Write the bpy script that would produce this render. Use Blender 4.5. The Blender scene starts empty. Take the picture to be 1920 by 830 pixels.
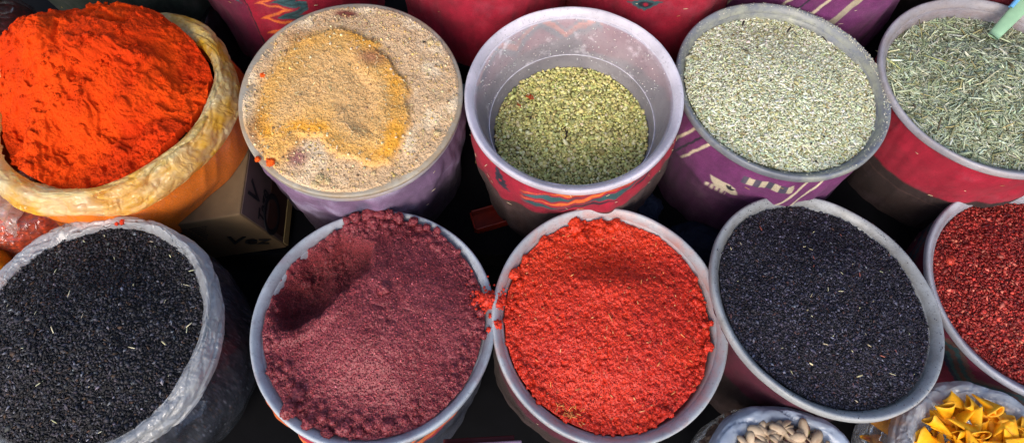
import bpy, math, random
import numpy as np
from mathutils import Vector, Matrix
rng = np.random.default_rng(7); random.seed(7)
C = bpy.context.scene.collection
PI = math.pi
CAM = np.array([0., 0., 1.55]); PITCH = math.radians(59.2); FPX = 1281.; PY = 234.

# ------------------------------------------------------------------ helpers
def ray(px, py):
    c, s = math.cos(PITCH), math.sin(PITCH)
    return np.array([(px-960)/FPX, c, -s]) + np.array([0, s, c])*(PY-py)/FPX
def at(px, py, z):
    """world point on the horizontal plane z seen at photo pixel px, py"""
    d = ray(px, py); return CAM + d*(z-CAM[2])/d[2]
def W(p): return np.array([p[0], p[1], p[2]+CAM[2]])

def _h(ix, iy, iz, seed):
    n = (ix*374761393 + iy*668265263 + iz*2147483647 + seed*1274126177) & 0xffffffff
    n = ((n ^ (n >> 13))*1274126177) & 0xffffffff
    n = ((n ^ (n >> 16))*2246822519) & 0xffffffff
    return ((n ^ (n >> 15)) & 0xffffff)/float(0xffffff)
def vnoise(x, y, z=0., seed=0):
    x, y, z = np.broadcast_arrays(np.asarray(x, float), np.asarray(y, float), np.asarray(z, float))
    xi, yi, zi = np.floor(x).astype(np.int64), np.floor(y).astype(np.int64), np.floor(z).astype(np.int64)
    fx, fy, fz = x-xi, y-yi, z-zi
    fx, fy, fz = [f*f*f*(f*(f*6-15)+10) for f in (fx, fy, fz)]
    r = 0
    for a in (0, 1):
        for b in (0, 1):
            for c in (0, 1):
                r = r + _h(xi+a, yi+b, zi+c, seed)*(fx if a else 1-fx)*(fy if b else 1-fy)*(fz if c else 1-fz)
    return r*2-1
def fbm(x, y, z=0., o=4, seed=0, g=.5):
    a, r, t = 1., 0, 0
    for k in range(o):
        r = r + a*vnoise(np.asarray(x)*2**k+k*7.3, np.asarray(y)*2**k-k*3.1, np.asarray(z)*2**k, seed+k); t += a; a *= g
    return r/t
def ss(a, b, x): t = np.clip((x-a)/(b-a), 0, 1); return t*t*(3-2*t)
def cell(x, y, seed=0):
    """2D Voronoi: F1 distance, F2 distance, cell random"""
    xi, yi = np.floor(x).astype(np.int64), np.floor(y).astype(np.int64)
    f1 = np.full(x.shape, 9.); f2 = f1.copy(); idr = np.zeros(x.shape)
    for a in (-1, 0, 1):
        for b in (-1, 0, 1):
            cx, cy = xi+a, yi+b
            d = np.hypot(cx+_h(cx, cy, 0, seed)-x, cy+_h(cx, cy, 5, seed)-y)
            m = d < f1; f2 = np.where(m, f1, np.minimum(f2, d)); idr = np.where(m, _h(cx, cy, 9, seed), idr); f1 = np.where(m, d, f1)
    return f1, f2, idr

def link(o, parent=None):
    C.objects.link(o)
    if parent is not None: o.parent = parent
    return o
def mk(name, V, Fs, mat=None, parent=None, col=None, smooth=True, loc=None):
    """link one mesh object. V (n,3); Fs list of int arrays (m,3)/(m,4); col (n,3) linear colour"""
    me = bpy.data.meshes.new(name); V = np.asarray(V, np.float32)
    if not isinstance(Fs, (list, tuple)): Fs = [Fs]
    me.vertices.add(len(V)); me.vertices.foreach_set('co', V.ravel())
    li = np.concatenate([np.asarray(f).ravel() for f in Fs]).astype(np.int32)
    cnt = np.concatenate([np.full(len(f), np.asarray(f).shape[1]) for f in Fs]).astype(np.int32)
    st = np.concatenate([[0], np.cumsum(cnt)[:-1]]).astype(np.int32)
    me.loops.add(len(li)); me.loops.foreach_set('vertex_index', li)
    me.polygons.add(len(cnt)); me.polygons.foreach_set('loop_start', st)
    try: me.polygons.foreach_set('loop_total', cnt)
    except Exception: pass
    me.update(calc_edges=True)
    me.polygons.foreach_set('use_smooth', np.full(len(cnt), bool(smooth)))
    if col is not None:
        ca = me.color_attributes.new('Col', 'FLOAT_COLOR', 'POINT')
        ca.data.foreach_set('color', np.concatenate([np.clip(col, 0, 1), np.ones((len(V), 1))], 1).astype(np.float32).ravel())
    me.validate(); me.update()
    if mat: me.materials.append(mat)
    o = bpy.data.objects.new(name, me)
    if loc is not None: o.location = loc
    return link(o, parent)
def tag(o, label, cat, group=None, kind=None):
    if label: o['label'] = label
    if cat: o['category'] = cat
    if group: o['group'] = group
    if kind: o['kind'] = kind
    return o
def thing(name, label, cat, loc, rz=0, group=None):
    o = bpy.data.objects.new(name, None); o.empty_display_size = .02
    o.location = loc; o.rotation_euler = (0, 0, rz); link(o)
    return tag(o, label, cat, group)
def merge(parts):
    """parts: list of (V, Fs, col) -> one"""
    V, T, Q, K, n = [], [], [], [], 0
    for v, fs, c in parts:
        for f in fs: (T if f.shape[1] == 3 else Q).append(f+n)
        V.append(v); K.append(np.broadcast_to(c, (len(v), 3))); n += len(v)
    out = []
    if T: out.append(np.concatenate(T))
    if Q: out.append(np.concatenate(Q))
    return np.concatenate(V), out, np.concatenate(K)
def ringgrid(R, M):
    """faces of R rings of M verts"""
    i = np.arange(R-1)[:, None]*M; j = np.arange(M)[None]; k = (j+1) % M
    return np.stack([i+j, i+k, i+k+M, i+j+M], -1).reshape(-1, 4)
def lathe(prof, M=160, fr=None):
    """prof (R,2) r,z -> V, F ; outward normals when the profile runs downwards outside"""
    prof = np.asarray(prof, float); th = np.linspace(0, 2*PI, M, endpoint=False)
    r = prof[:, 0][:, None]*np.ones(M); z = prof[:, 1][:, None]*np.ones(M)
    V = np.stack([r*np.cos(th), r*np.sin(th), z], -1).reshape(-1, 3)
    return V, ringgrid(len(prof), M)[:, ::-1]
def box(sx, sy, sz, c=(0, 0, 0)):
    x, y, z = sx/2, sy/2, sz/2
    V = np.array([[a, b, d] for d in (-z, z) for b in (-y, y) for a in (-x, x)])+np.array(c)
    F = np.array([[0, 2, 3, 1], [4, 5, 7, 6], [0, 1, 5, 4], [2, 6, 7, 3], [0, 4, 6, 2], [1, 3, 7, 5]])
    return V, F
def bevel(o, w, seg=2):
    m = o.modifiers.new('bevel', 'BEVEL'); m.width = w; m.segments = seg; m.limit_method = 'ANGLE'; return o
def ico(sub=1):
    import bmesh
    bm = bmesh.new(); bmesh.ops.create_icosphere(bm, subdivisions=sub, radius=1)
    V = np.array([v.co[:] for v in bm.verts]); F = np.array([[v.index for v in f.verts] for f in bm.faces]); bm.free()
    return V, F
OCT = (np.array([[1, 0, 0], [-1, 0, 0], [0, 1, 0], [0, -1, 0], [0, 0, 1], [0, 0, -1]], float),
       np.array([[0, 2, 4], [2, 1, 4], [1, 3, 4], [3, 0, 4], [2, 0, 5], [1, 2, 5], [3, 1, 5], [0, 3, 5]]))
def spindle(k=5, mids=((-.55, .8), (.35, 1.))):
    V = [[-1, 0, 0]]
    for x, r in mids: V += [[x, r*math.cos(2*PI*i/k), r*math.sin(2*PI*i/k)] for i in range(k)]
    V += [[1, 0, 0]]; F = []; n = len(mids)
    for i in range(k):
        j = (i+1) % k; F.append([0, 1+j, 1+i]); F.append([len(V)-1, 1+(n-1)*k+i, 1+(n-1)*k+j])
        for m in range(n-1):
            a, b, c, d = 1+m*k+i, 1+m*k+j, 1+(m+1)*k+j, 1+(m+1)*k+i
            F += [[a, b, c], [a, c, d]]
    return np.array(V, float), np.array(F)
SPIN = spindle(); ROD = spindle(4, ((-.8, .7), (0, 1.), (.8, .7)))
I1, I2, I3 = ico(1), ico(2), ico(4)

def rotmats(n, normals=None, tilt=.4, yaw=None):
    """random rotation: local z near the surface normal, random yaw"""
    if normals is None: normals = np.tile([0, 0, 1.], (n, 1))
    z = normals + tilt*rng.normal(size=(n, 3)); z /= np.linalg.norm(z, axis=1)[:, None]
    a = rng.uniform(0, 2*PI, n) if yaw is None else yaw
    x0 = np.stack([np.cos(a), np.sin(a), np.zeros(n)], 1)
    y = np.cross(z, x0); y /= np.linalg.norm(y, axis=1)[:, None]; x = np.cross(y, z)
    return np.stack([x, y, z], -1)
def scatter(base, P, R, S, col, jit=.12):
    """many grains in one mesh. S (n,3) half sizes, col (n,3)"""
    bv, bf = base; n, k = len(P), len(bv)
    L = bv[None]*S[:, None]*(1+jit*rng.normal(size=(n, k, 1)))
    V = np.einsum('nij,nkj->nki', R, L)+P[:, None]
    F = (bf[None]+np.arange(n)[:, None, None]*k).reshape(-1, bf.shape[1])
    return V.reshape(-1, 3), [F], np.repeat(col, k, 0)
def jitdisc(r, sp, cx=0, cy=0):
    n = int(r/sp)+2; g = np.arange(-n, n+1)*sp; X, Y = np.meshgrid(g, g); X = X+(np.arange(2*n+1) % 2)[:, None]*sp/2
    P = np.stack([X.ravel(), Y.ravel()], 1)+rng.uniform(-.48, .48, (X.size, 2))*sp
    return P[np.hypot(P[:, 0], P[:, 1]) < r]+[cx, cy]
def palette(n, cols, wts, var=.18):
    cols = np.array(cols, float); i = rng.choice(len(cols), n, p=np.array(wts)/sum(wts))
    return cols[i]*np.exp(var*rng.normal(size=(n, 1)))*np.exp(.05*rng.normal(size=(n, 3)))
def sr(*c):  # sRGB 0-255 -> linear
    c = np.array(c, float)/255; return np.where(c < .04045, c/12.92, ((c+.055)/1.055)**2.4)

# ------------------------------------------------------------------ materials
class NT:
    def __init__(s, name):
        s.m = bpy.data.materials.new(name); s.m.use_nodes = True; s.t = s.m.node_tree; s.t.nodes.clear()
        s.out = s.n('ShaderNodeOutputMaterial')
    def n(s, ty, **k):
        nd = s.t.nodes.new(ty)
        for a, v in k.items():
            if a.startswith('_'): setattr(nd, a[1:], v)
            else: s.set(nd, a.replace('__', ' '), v)
        return nd
    def set(s, nd, k, v):
        i = nd.inputs[int(k[1:])] if k[0] == 'i' and k[1:].isdigit() else nd.inputs[k]
        if hasattr(v, 'is_output') or isinstance(v, bpy.types.NodeSocket): s.t.links.new(v, i)
        else:
            if hasattr(i.default_value, '__len__') and len(i.default_value) == 4 and len(v) == 3: v = (*v, 1)
            i.default_value = v
    def coord(s): return s.n('ShaderNodeTexCoord').outputs['Object']
    def noise(s, sc, d=4, r=.6, vec=None, out='Fac'):
        nd = s.n('ShaderNodeTexNoise', Scale=sc, Detail=d, Roughness=r)
        s.set(nd, 'Vector', vec if vec is not None else s.coord()); return nd.outputs[out]
    def ramp(s, f, a, b, c0=(0, 0, 0), c1=(1, 1, 1)):
        nd = s.n('ShaderNodeValToRGB'); s.set(nd, 'Fac', f); e = nd.color_ramp.elements
        e[0].position, e[1].position = a, b; e[0].color = (*c0, 1); e[1].color = (*c1, 1); return nd.outputs[0]
    def mix(s, f, a, b, bt='MIX'):
        nd = s.n('ShaderNodeMix', _data_type='RGBA', _blend_type=bt); nd.clamp_result = False
        s.set(nd, 'i0', f); s.set(nd, 'i6', a); s.set(nd, 'i7', b); return nd.outputs[2]
    def math(s, op, a, b=0.):
        nd = s.n('ShaderNodeMath', _operation=op); s.set(nd, 'i0', a); s.set(nd, 'i1', b); return nd.outputs[0]
    def bump(s, h, st, dist=.001, nrm=None):
        nd = s.n('ShaderNodeBump', Strength=st, Distance=dist, Height=h)
        if nrm is not None: s.set(nd, 'Normal', nrm)
        return nd.outputs[0]
    def done(s, sh): s.t.links.new(sh, s.out.inputs['Surface']); return s.m
    def attr(s): return s.n('ShaderNodeAttribute', _attribute_name='Col').outputs['Color']

def powder_mat(name, rough=.9, spec=.15, nsc=500, bst=.5, sheen=0., var=.25, sss=0.):
    t = NT(name); nz = t.noise(nsc, 3, .7)
    c = t.mix(1., t.attr(), t.ramp(nz, .3, .7, (1-var,)*3, (1+var*.6,)*3), 'MULTIPLY')
    b = t.n('ShaderNodeBsdfPrincipled', Roughness=rough)
    t.set(b, 'Specular IOR Level', spec); t.set(b, 'Base Color', c); t.set(b, 'Sheen Weight', sheen)
    t.set(b, 'Normal', t.bump(nz, bst, .0006))
    return t.done(b.outputs[0])
POW = powder_mat('dry powder'); GRAIN = powder_mat('dry grain', .6, .3, 700, .3)
SEED = powder_mat('black seed', .6, .3, 600, .4); CRYST = powder_mat('crystalline grain', .5, .45, 700, .4)
FLAKE = powder_mat('chilli flake', .45, .4, 400, .4); SHELL = powder_mat('nut shell', .42, .4, 160, .2, var=.12)
SNACK = powder_mat('crisp snack', .55, .35, 260, .5, var=.15)

def bucket_mat(name, tint, dust, amt, clear=.3, seed=0.):
    """milky polythene with dirt film and dust specks"""
    t = NT(name); co = t.n('ShaderNodeMapping', Location=(seed, seed*.7, 0)); t.set(co, 'Vector', t.coord()); co = co.outputs[0]
    n1 = t.ramp(t.noise(28, 6, .65, co), .62-amt*.35, .75-amt*.2); n2 = t.ramp(t.noise(420, 2, .5, co), .66, .70)
    n3 = t.ramp(t.noise(9, 5, .6, co), .35, .68, (.62, .62, .64), (1.12, 1.11, 1.10))
    c = t.mix(1., t.n('ShaderNodeRGB').outputs[0], n3, 'MULTIPLY')
    t.t.nodes[-1]  # noqa
    for nd in t.t.nodes:
        if nd.type == 'RGB': nd.outputs[0].default_value = (*tint, 1)
    sx = t.n('ShaderNodeSeparateXYZ'); t.set(sx, 'Vector', t.coord())
    rr = t.math('SQRT', t.math('ADD', t.math('POWER', sx.outputs[0], 2.), t.math('POWER', sx.outputs[1], 2.)))
    edge = t.math('MULTIPLY', t.ramp(rr, .1465, .1555, (1, 1, 1), (0, 0, 0)), t.ramp(t.noise(40, 7, .75, co), .36, .58)); gate = t.ramp(sx.outputs[2], -.05, -.012) if False else edge
    c = t.mix(t.math('MULTIPLY', n1, min(1, amt*1.1)), c, dust); c = t.mix(t.math('MULTIPLY', edge, min(.9, amt*1.4)), c, dust); c = t.mix(t.math('MULTIPLY', t.ramp(t.noise(240, 3, .7, co), .60, .66), .45), c, tuple(np.array(tint)*.35)); c = t.mix(t.math('MULTIPLY', n2, amt), c, tuple(np.array(dust)*.5))
    b = t.n('ShaderNodeBsdfPrincipled', Roughness=.34); t.set(b, 'Base Color', c); t.set(b, 'Specular IOR Level', .45)
    bp = t.bump(t.noise(60, 5, .6, co), .25, .001); t.set(b, 'Normal', bp)
    tl = t.n('ShaderNodeBsdfTranslucent'); t.set(tl, 'Color', c)
    m1 = t.n('ShaderNodeMixShader', Fac=.25); t.set(m1, 'i1', b.outputs[0]); t.set(m1, 'i2', tl.outputs[0])
    tr = t.n('ShaderNodeBsdfTransparent', Color=(.93, .95, .97))
    f = t.math('MULTIPLY', t.math('SUBTRACT', 1., n1), clear)
    m2 = t.n('ShaderNodeMixShader'); t.set(m2, 'Fac', f); t.set(m2, 'i1', m1.outputs[0]); t.set(m2, 'i2', tr.outputs[0])
    return t.done(m2.outputs[0])

def film_mat(name, tint=(.85, .88, .9), opac=.5, stain=None, stain_amt=.5, rough=.12, crease=1., sc=30, stain_w=(.42, .62)):
    """thin plastic film: part clear, part milky, glossy, with creases"""
    t = NT(name); co = t.coord()
    dist = t.noise(sc*.6, 3, .5, co, 'Color'); v = t.mix(.06, co, dist)
    vo = t.n('ShaderNodeTexVoronoi', _feature='F1', Scale=sc); t.set(vo, 'Vector', v)
    vo2 = t.n('ShaderNodeTexVoronoi', _feature='F1', Scale=sc*2.7); t.set(vo2, 'Vector', v)
    mp = t.n('ShaderNodeMapping', Scale=(1, 1, .25)); t.set(mp, 'Vector', v)
    rn = t.noise(sc*1.3, 3, .55, mp.outputs[0]); rg = t.math('POWER', t.math('SUBTRACT', 1., t.math('ABSOLUTE', t.math('MULTIPLY', t.math('SUBTRACT', rn, .5), 5.))), 3.)
    h = t.math('ADD', t.math('ADD', t.math('MULTIPLY', vo.outputs['Distance'], .8), t.math('MULTIPLY', vo2.outputs['Distance'], .25)), t.math('MULTIPLY', rg, .5))
    ve = t.n('ShaderNodeTexVoronoi', _feature='DISTANCE_TO_EDGE', Scale=sc*1.1); t.set(ve, 'Vector', t.mix(.03, mp.outputs[0], dist))
    h = t.math('SUBTRACT', h, t.math('MULTIPLY', t.math('SUBTRACT', .14, t.math('MINIMUM', ve.outputs['Distance'], .14)), 2.6))
    bp = t.bump(h, .8*crease, .006)
    c = tint
    if stain is not None:
        c = t.mix(t.math('MULTIPLY', t.ramp(t.noise(16, 4, .6, co), *stain_w), stain_amt), (*tint, 1), (*stain, 1))
    d = t.n('ShaderNodeBsdfPrincipled', Roughness=rough); t.set(d, 'Base Color', c if not isinstance(c, tuple) else (*c, 1)); t.set(d, 'Specular IOR Level', .5); t.set(d, 'Normal', bp)
    tl = t.n('ShaderNodeBsdfTranslucent'); t.set(tl, 'Color', c if not isinstance(c, tuple) else (*c, 1))
    m1 = t.n('ShaderNodeMixShader', Fac=.45); t.set(m1, 'i1', d.outputs[0]); t.set(m1, 'i2', tl.outputs[0])
    tr = t.n('ShaderNodeBsdfTransparent'); gl = t.n('ShaderNodeBsdfGlossy', Roughness=rough); t.set(gl, 'Normal', bp)
    fr = t.n('ShaderNodeFresnel', IOR=1.6); t.set(fr, 'Normal', bp)
    m0 = t.n('ShaderNodeMixShader'); t.set(m0, 'Fac', t.math('MINIMUM', t.math('MULTIPLY', fr.outputs[0], 1.1), .6)); t.set(m0, 'i1', tr.outputs[0]); t.set(m0, 'i2', gl.outputs[0])
    op = t.math('MULTIPLY', t.ramp(t.noise(sc*.8, 5, .6, mp.outputs[0]), .25, .75, (.6,)*3, (1.25,)*3), opac)
    m2 = t.n('ShaderNodeMixShader'); t.set(m2, 'Fac', op); t.set(m2, 'i1', m0.outputs[0]); t.set(m2, 'i2', m1.outputs[0])
    return t.done(m2.outputs[0])

def cloth_mat():
    t = NT('woven kilim cloth'); co = t.coord(); nz = t.noise(900, 2, .6, co); dirt = t.noise(22, 6, .7, co)
    c = t.mix(1., t.attr(), t.ramp(nz, .3, .7, (.7,)*3, (1.25,)*3), 'MULTIPLY')
    c = t.mix(1., c, t.ramp(dirt, .3, .65, (.62, .6, .62), (1.08, 1.05, 1.05)), 'MULTIPLY')
    c = t.mix(t.math('MULTIPLY', t.ramp(t.noise(14, 6, .75, co), .52, .8), .14), c, (.40, .26, .32, 1))
    wv = t.n('ShaderNodeTexWave', Scale=230, Distortion=1.5, _bands_direction='Z'); t.set(wv, 'Vector', co)
    b = t.n('ShaderNodeBsdfPrincipled', Roughness=.82); t.set(b, 'Base Color', c); t.set(b, 'Specular IOR Level', .25)
    t.set(b, 'Sheen Weight', .04); t.set(b, 'Sheen Roughness', .5)
    t.set(b, 'Normal', t.bump(nz, .6, .0009, t.bump(wv.outputs['Fac'], .35, .0009)))
    return t.done(b.outputs[0])
CLOTH = cloth_mat()
def plain(name, col, rough=.6, spec=.4, nsc=40, var=.2, bst=.2, metal=0., bd=.001):
    t = NT(name); nz = t.noise(nsc, 6, .6)
    c = t.mix(1., (*col, 1), t.ramp(nz, .3, .7, (1-var,)*3, (1+var,)*3), 'MULTIPLY')
    b = t.n('ShaderNodeBsdfPrincipled', Metallic=metal); t.set(b, 'Base Color', c); t.set(b, 'Specular IOR Level', spec)
    t.set(b, 'Roughness', t.ramp(t.noise(nsc*.5, 5, .6), .3, .7, (max(0, rough-.12),)*3, (min(1, rough+.12),)*3))
    t.set(b, 'Normal', t.bump(nz, bst, bd)); return t.done(b.outputs[0])

# ------------------------------------------------------------------ cloth patterns (s = metres round from the side facing the buyer, d = metres under the rim)
RED = sr(158, 22, 48); DRED = sr(95, 14, 34); TEAL = sr(50, 88, 92); ORG = sr(225, 112, 50); BRN = sr(72, 50, 46)
PUR = sr(106, 46, 96); CREAM = sr(200, 188, 160); DK = sr(28, 26, 36); MAG = sr(120, 26, 60); NAVY = sr(24, 34, 56)
def lay(c, m, col): return c*(1-m[:, None])+np.asarray(col)*m[:, None]
def soft(x, w=.0012): return 1-ss(-w, w, x)
def eye(c, s, d, s0, d0, a=.022, b=.010, col=TEAL, rot=0.):
    x = (s-s0)*math.cos(rot)+(d-d0)*math.sin(rot); y = -(s-s0)*math.sin(rot)+(d-d0)*math.cos(rot)
    jag = .0025*np.abs(((x*220) % 2)-1)
    m = soft(np.abs(x)/a*b+np.abs(y)-b-jag+.001, .0015); c = lay(c, m, col)
    m = soft(np.hypot(x/a*b*1.2, y)-b*.5, .001); c = lay(c, m, DK*1.5)
    return lay(c, soft(np.hypot(x, y)-b*.28, .001), RED)
def zig(c, s, d, d0, h, per, cols, k=1., ph=0.):
    """stack of stepped zigzag stripes centred at d0"""
    tri = np.abs((((s+ph)/per) % 1)*2-1); tri = np.round(tri*6)/6*.7+tri*.3
    y = (d-d0)-(tri-.5)*h*k; n = len(cols); w = h/n
    for i, cl in enumerate(cols):
        m = soft(np.abs(y-(i-(n-1)/2)*w)-w/2, .0008); c = lay(c, m, cl)
    return c
def kilim(s, d, kind):
    n = len(s); c = np.tile(RED, (n, 1)); q = fbm(s*120, d*120, 0, 3, 3)
    s = s+.0012*fbm(s*90, d*90, 1, 2, 5); d = d+.0012*fbm(s*90, d*90, 2, 2, 8)
    if kind == 'coriander':
        fl = .010*np.abs(((s*26+d*20) % 2)-1)+.004*np.abs(((s*90) % 2)-1); y = d-.036+.26*(s-.02)
        for y0, w0, cl in ((-.012, .006, TEAL), (.000, .0065, ORG), (.012, .006, TEAL*.8), (-.022, .0045, ORG*.9), (.021, .004, DK*1.6)):
            c = lay(c, soft(np.abs(y-y0+fl-.005)-w0*(.55+.45*np.sin(s*55+y0*300)))*ss(-.062, -.045, s), cl)
        b = zig(c, s, d, .030, .045, .085, [TEAL*1.4, ORG*1.3, ORG, TEAL*1.5, TEAL], 1.2, .02); c = np.where((s < -.22)[:, None]|(s > .44)[:, None], b, c)
        c = eye(c, s, d, -.088, .035, .028, .009, DK*2.2, 1.1)
        c = lay(c, ss(.078, .086, d+.02*np.sin(s*9)), BRN)
    elif kind == 'fennel':
        c = np.tile(PUR, (n, 1)); u = s+.35*d
        for u0, w, cl in ((-.070, .0022, CREAM), (-.054, .0018, DK*1.8), (-.040, .0022, CREAM), (-.165, .003, CREAM), (.11, .0025, CREAM), (.135, .0025, CREAM)):
            c = lay(c, soft(np.abs(u-u0)-w, .0008), cl)
        def hand(c, s0, d0, lc):
            x, y = s-s0, d-d0
            body = np.maximum(np.abs(x-.5*y)-.020+.3*np.maximum(0, y), np.abs(y)-.011)
            c = lay(c, soft(body), lc)
            teeth = np.maximum(np.maximum(np.abs(x+.010)-.016, np.abs(y-.020)-.015+.5*np.abs(x+.010)), .0015-np.abs(((x*260) % 2)-1)*.004)
            c = lay(c, soft(teeth), lc)
            for a in (-.7, 0, .7):
                xx = (x-.008)*math.cos(a)-(y-.001)*math.sin(a); yy = (x-.008)*math.sin(a)+(y-.001)*math.cos(a)
                c = lay(c, soft(np.hypot(xx/.38, yy+.0055)-.0058), DK*1.4)
            return c
        c = hand(c, .006, .074, CREAM)
        m = soft(np.maximum(np.abs(s-.055)-.035, np.abs(d-.030)-.008)); st = (((s*110) % 2) < 1)
        c = np.where((m > .5)[:, None], np.where(st[:, None], sr(70, 66, 82), CREAM*.8), c)
        c = lay(c, ss(.09, .10, d), PUR*.45)
    elif kind == 'cumin':
        c = c*1.0; c = lay(c, ss(.112, .120, d+.03*s), BRN*.55)
        c = lay(c, soft(np.abs(d-.14)-.002), BRN*1.1)
    elif kind == 'rear zig':
        c = lay(c, soft(s+.092, .001), MAG*.8)
        c = eye(c, s, d, -.112, .058, .026, .012, TEAL, 1.0); c = eye(c, s, d, .105, .028, .03, .014, TEAL, .2)
        m = np.maximum(np.abs(s+.04)-.042, -d)
        y = (((d*1.0+.0)/.034) % 1)*2-1; tri = np.abs(y); u = s+.075-.045*tri
        for a, cl in ((-.004, ORG), (.010, RED), (.022, TEAL), (.034, TEAL*.55), (.046, TEAL*1.1)):
            c = lay(c, soft(np.abs(u-a-.006)-.0070)*soft(m), cl)
        c = lay(c, soft(np.abs(s+.09)-.0012, .0006), DK)
    elif kind == 'rear plain':
        c = eye(c, s, d, -.118, .07, .03, .013, TEAL, .8)
    elif kind == 'rear eye':
        c = eye(c, s, d, .01, .085, .028, .014, TEAL, 0)
    elif kind == 'rear purple':
        c = np.tile(PUR*1.05, (n, 1)); u = s+.35*d
        for u0, w, cl in ((-.072, .0022, CREAM), (-.035, .002, CREAM), (.03, .0022, CREAM), (.05, .0017, DK*2), (.072, .0025, CREAM), (.115, .007, CREAM*.7)):
            c = lay(c, soft(np.abs(u-u0)-w, .0008), cl)
    elif kind == 'dark red':
        c = np.tile(MAG*.42, (n, 1)); c = lay(c, ss(.10, .11, d), BRN*.5)
    elif kind == 'flakes':
        c = np.tile(MAG*.8, (n, 1))
        c = zig(c, s, d, .045, .05, .09, [BRN*1.7, TEAL*.7, BRN*1.5, TEAL*.8, NAVY*1.5], .7, .02)
    elif kind == 'orange band':
        c = np.tile(RED*.9, (n, 1)); c = zig(c, s, d, .04, .018, .05, [TEAL, ORG, TEAL*.7], .6)
        c = lay(c, soft(np.abs(d-.062-.12*s)-.012, .002), ORG*.9); c = lay(c, ss(.085, .09, d), NAVY)
    elif kind == 'turmeric':
        c = np.tile(sr(118, 92, 122), (n, 1))
        c = lay(c, np.clip(ss(-.1, .6, fbm(s*14, d*22, 4, 4, 31)), 0, 1)*.8, sr(176, 168, 194))
        c = lay(c, ss(.2, .7, fbm(s*20, d*16, 9, 4, 44))*.6, sr(60, 80, 100)); c = lay(c, ss(.08, .16, d), sr(50, 32, 50))
    elif kind == 'green':
        c = np.tile(sr(34, 48, 38), (n, 1)); c = eye(c, s, d, .06, .05, .04, .02, sr(80, 100, 80))
    return c*np.exp(.12*q)[:, None]

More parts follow.
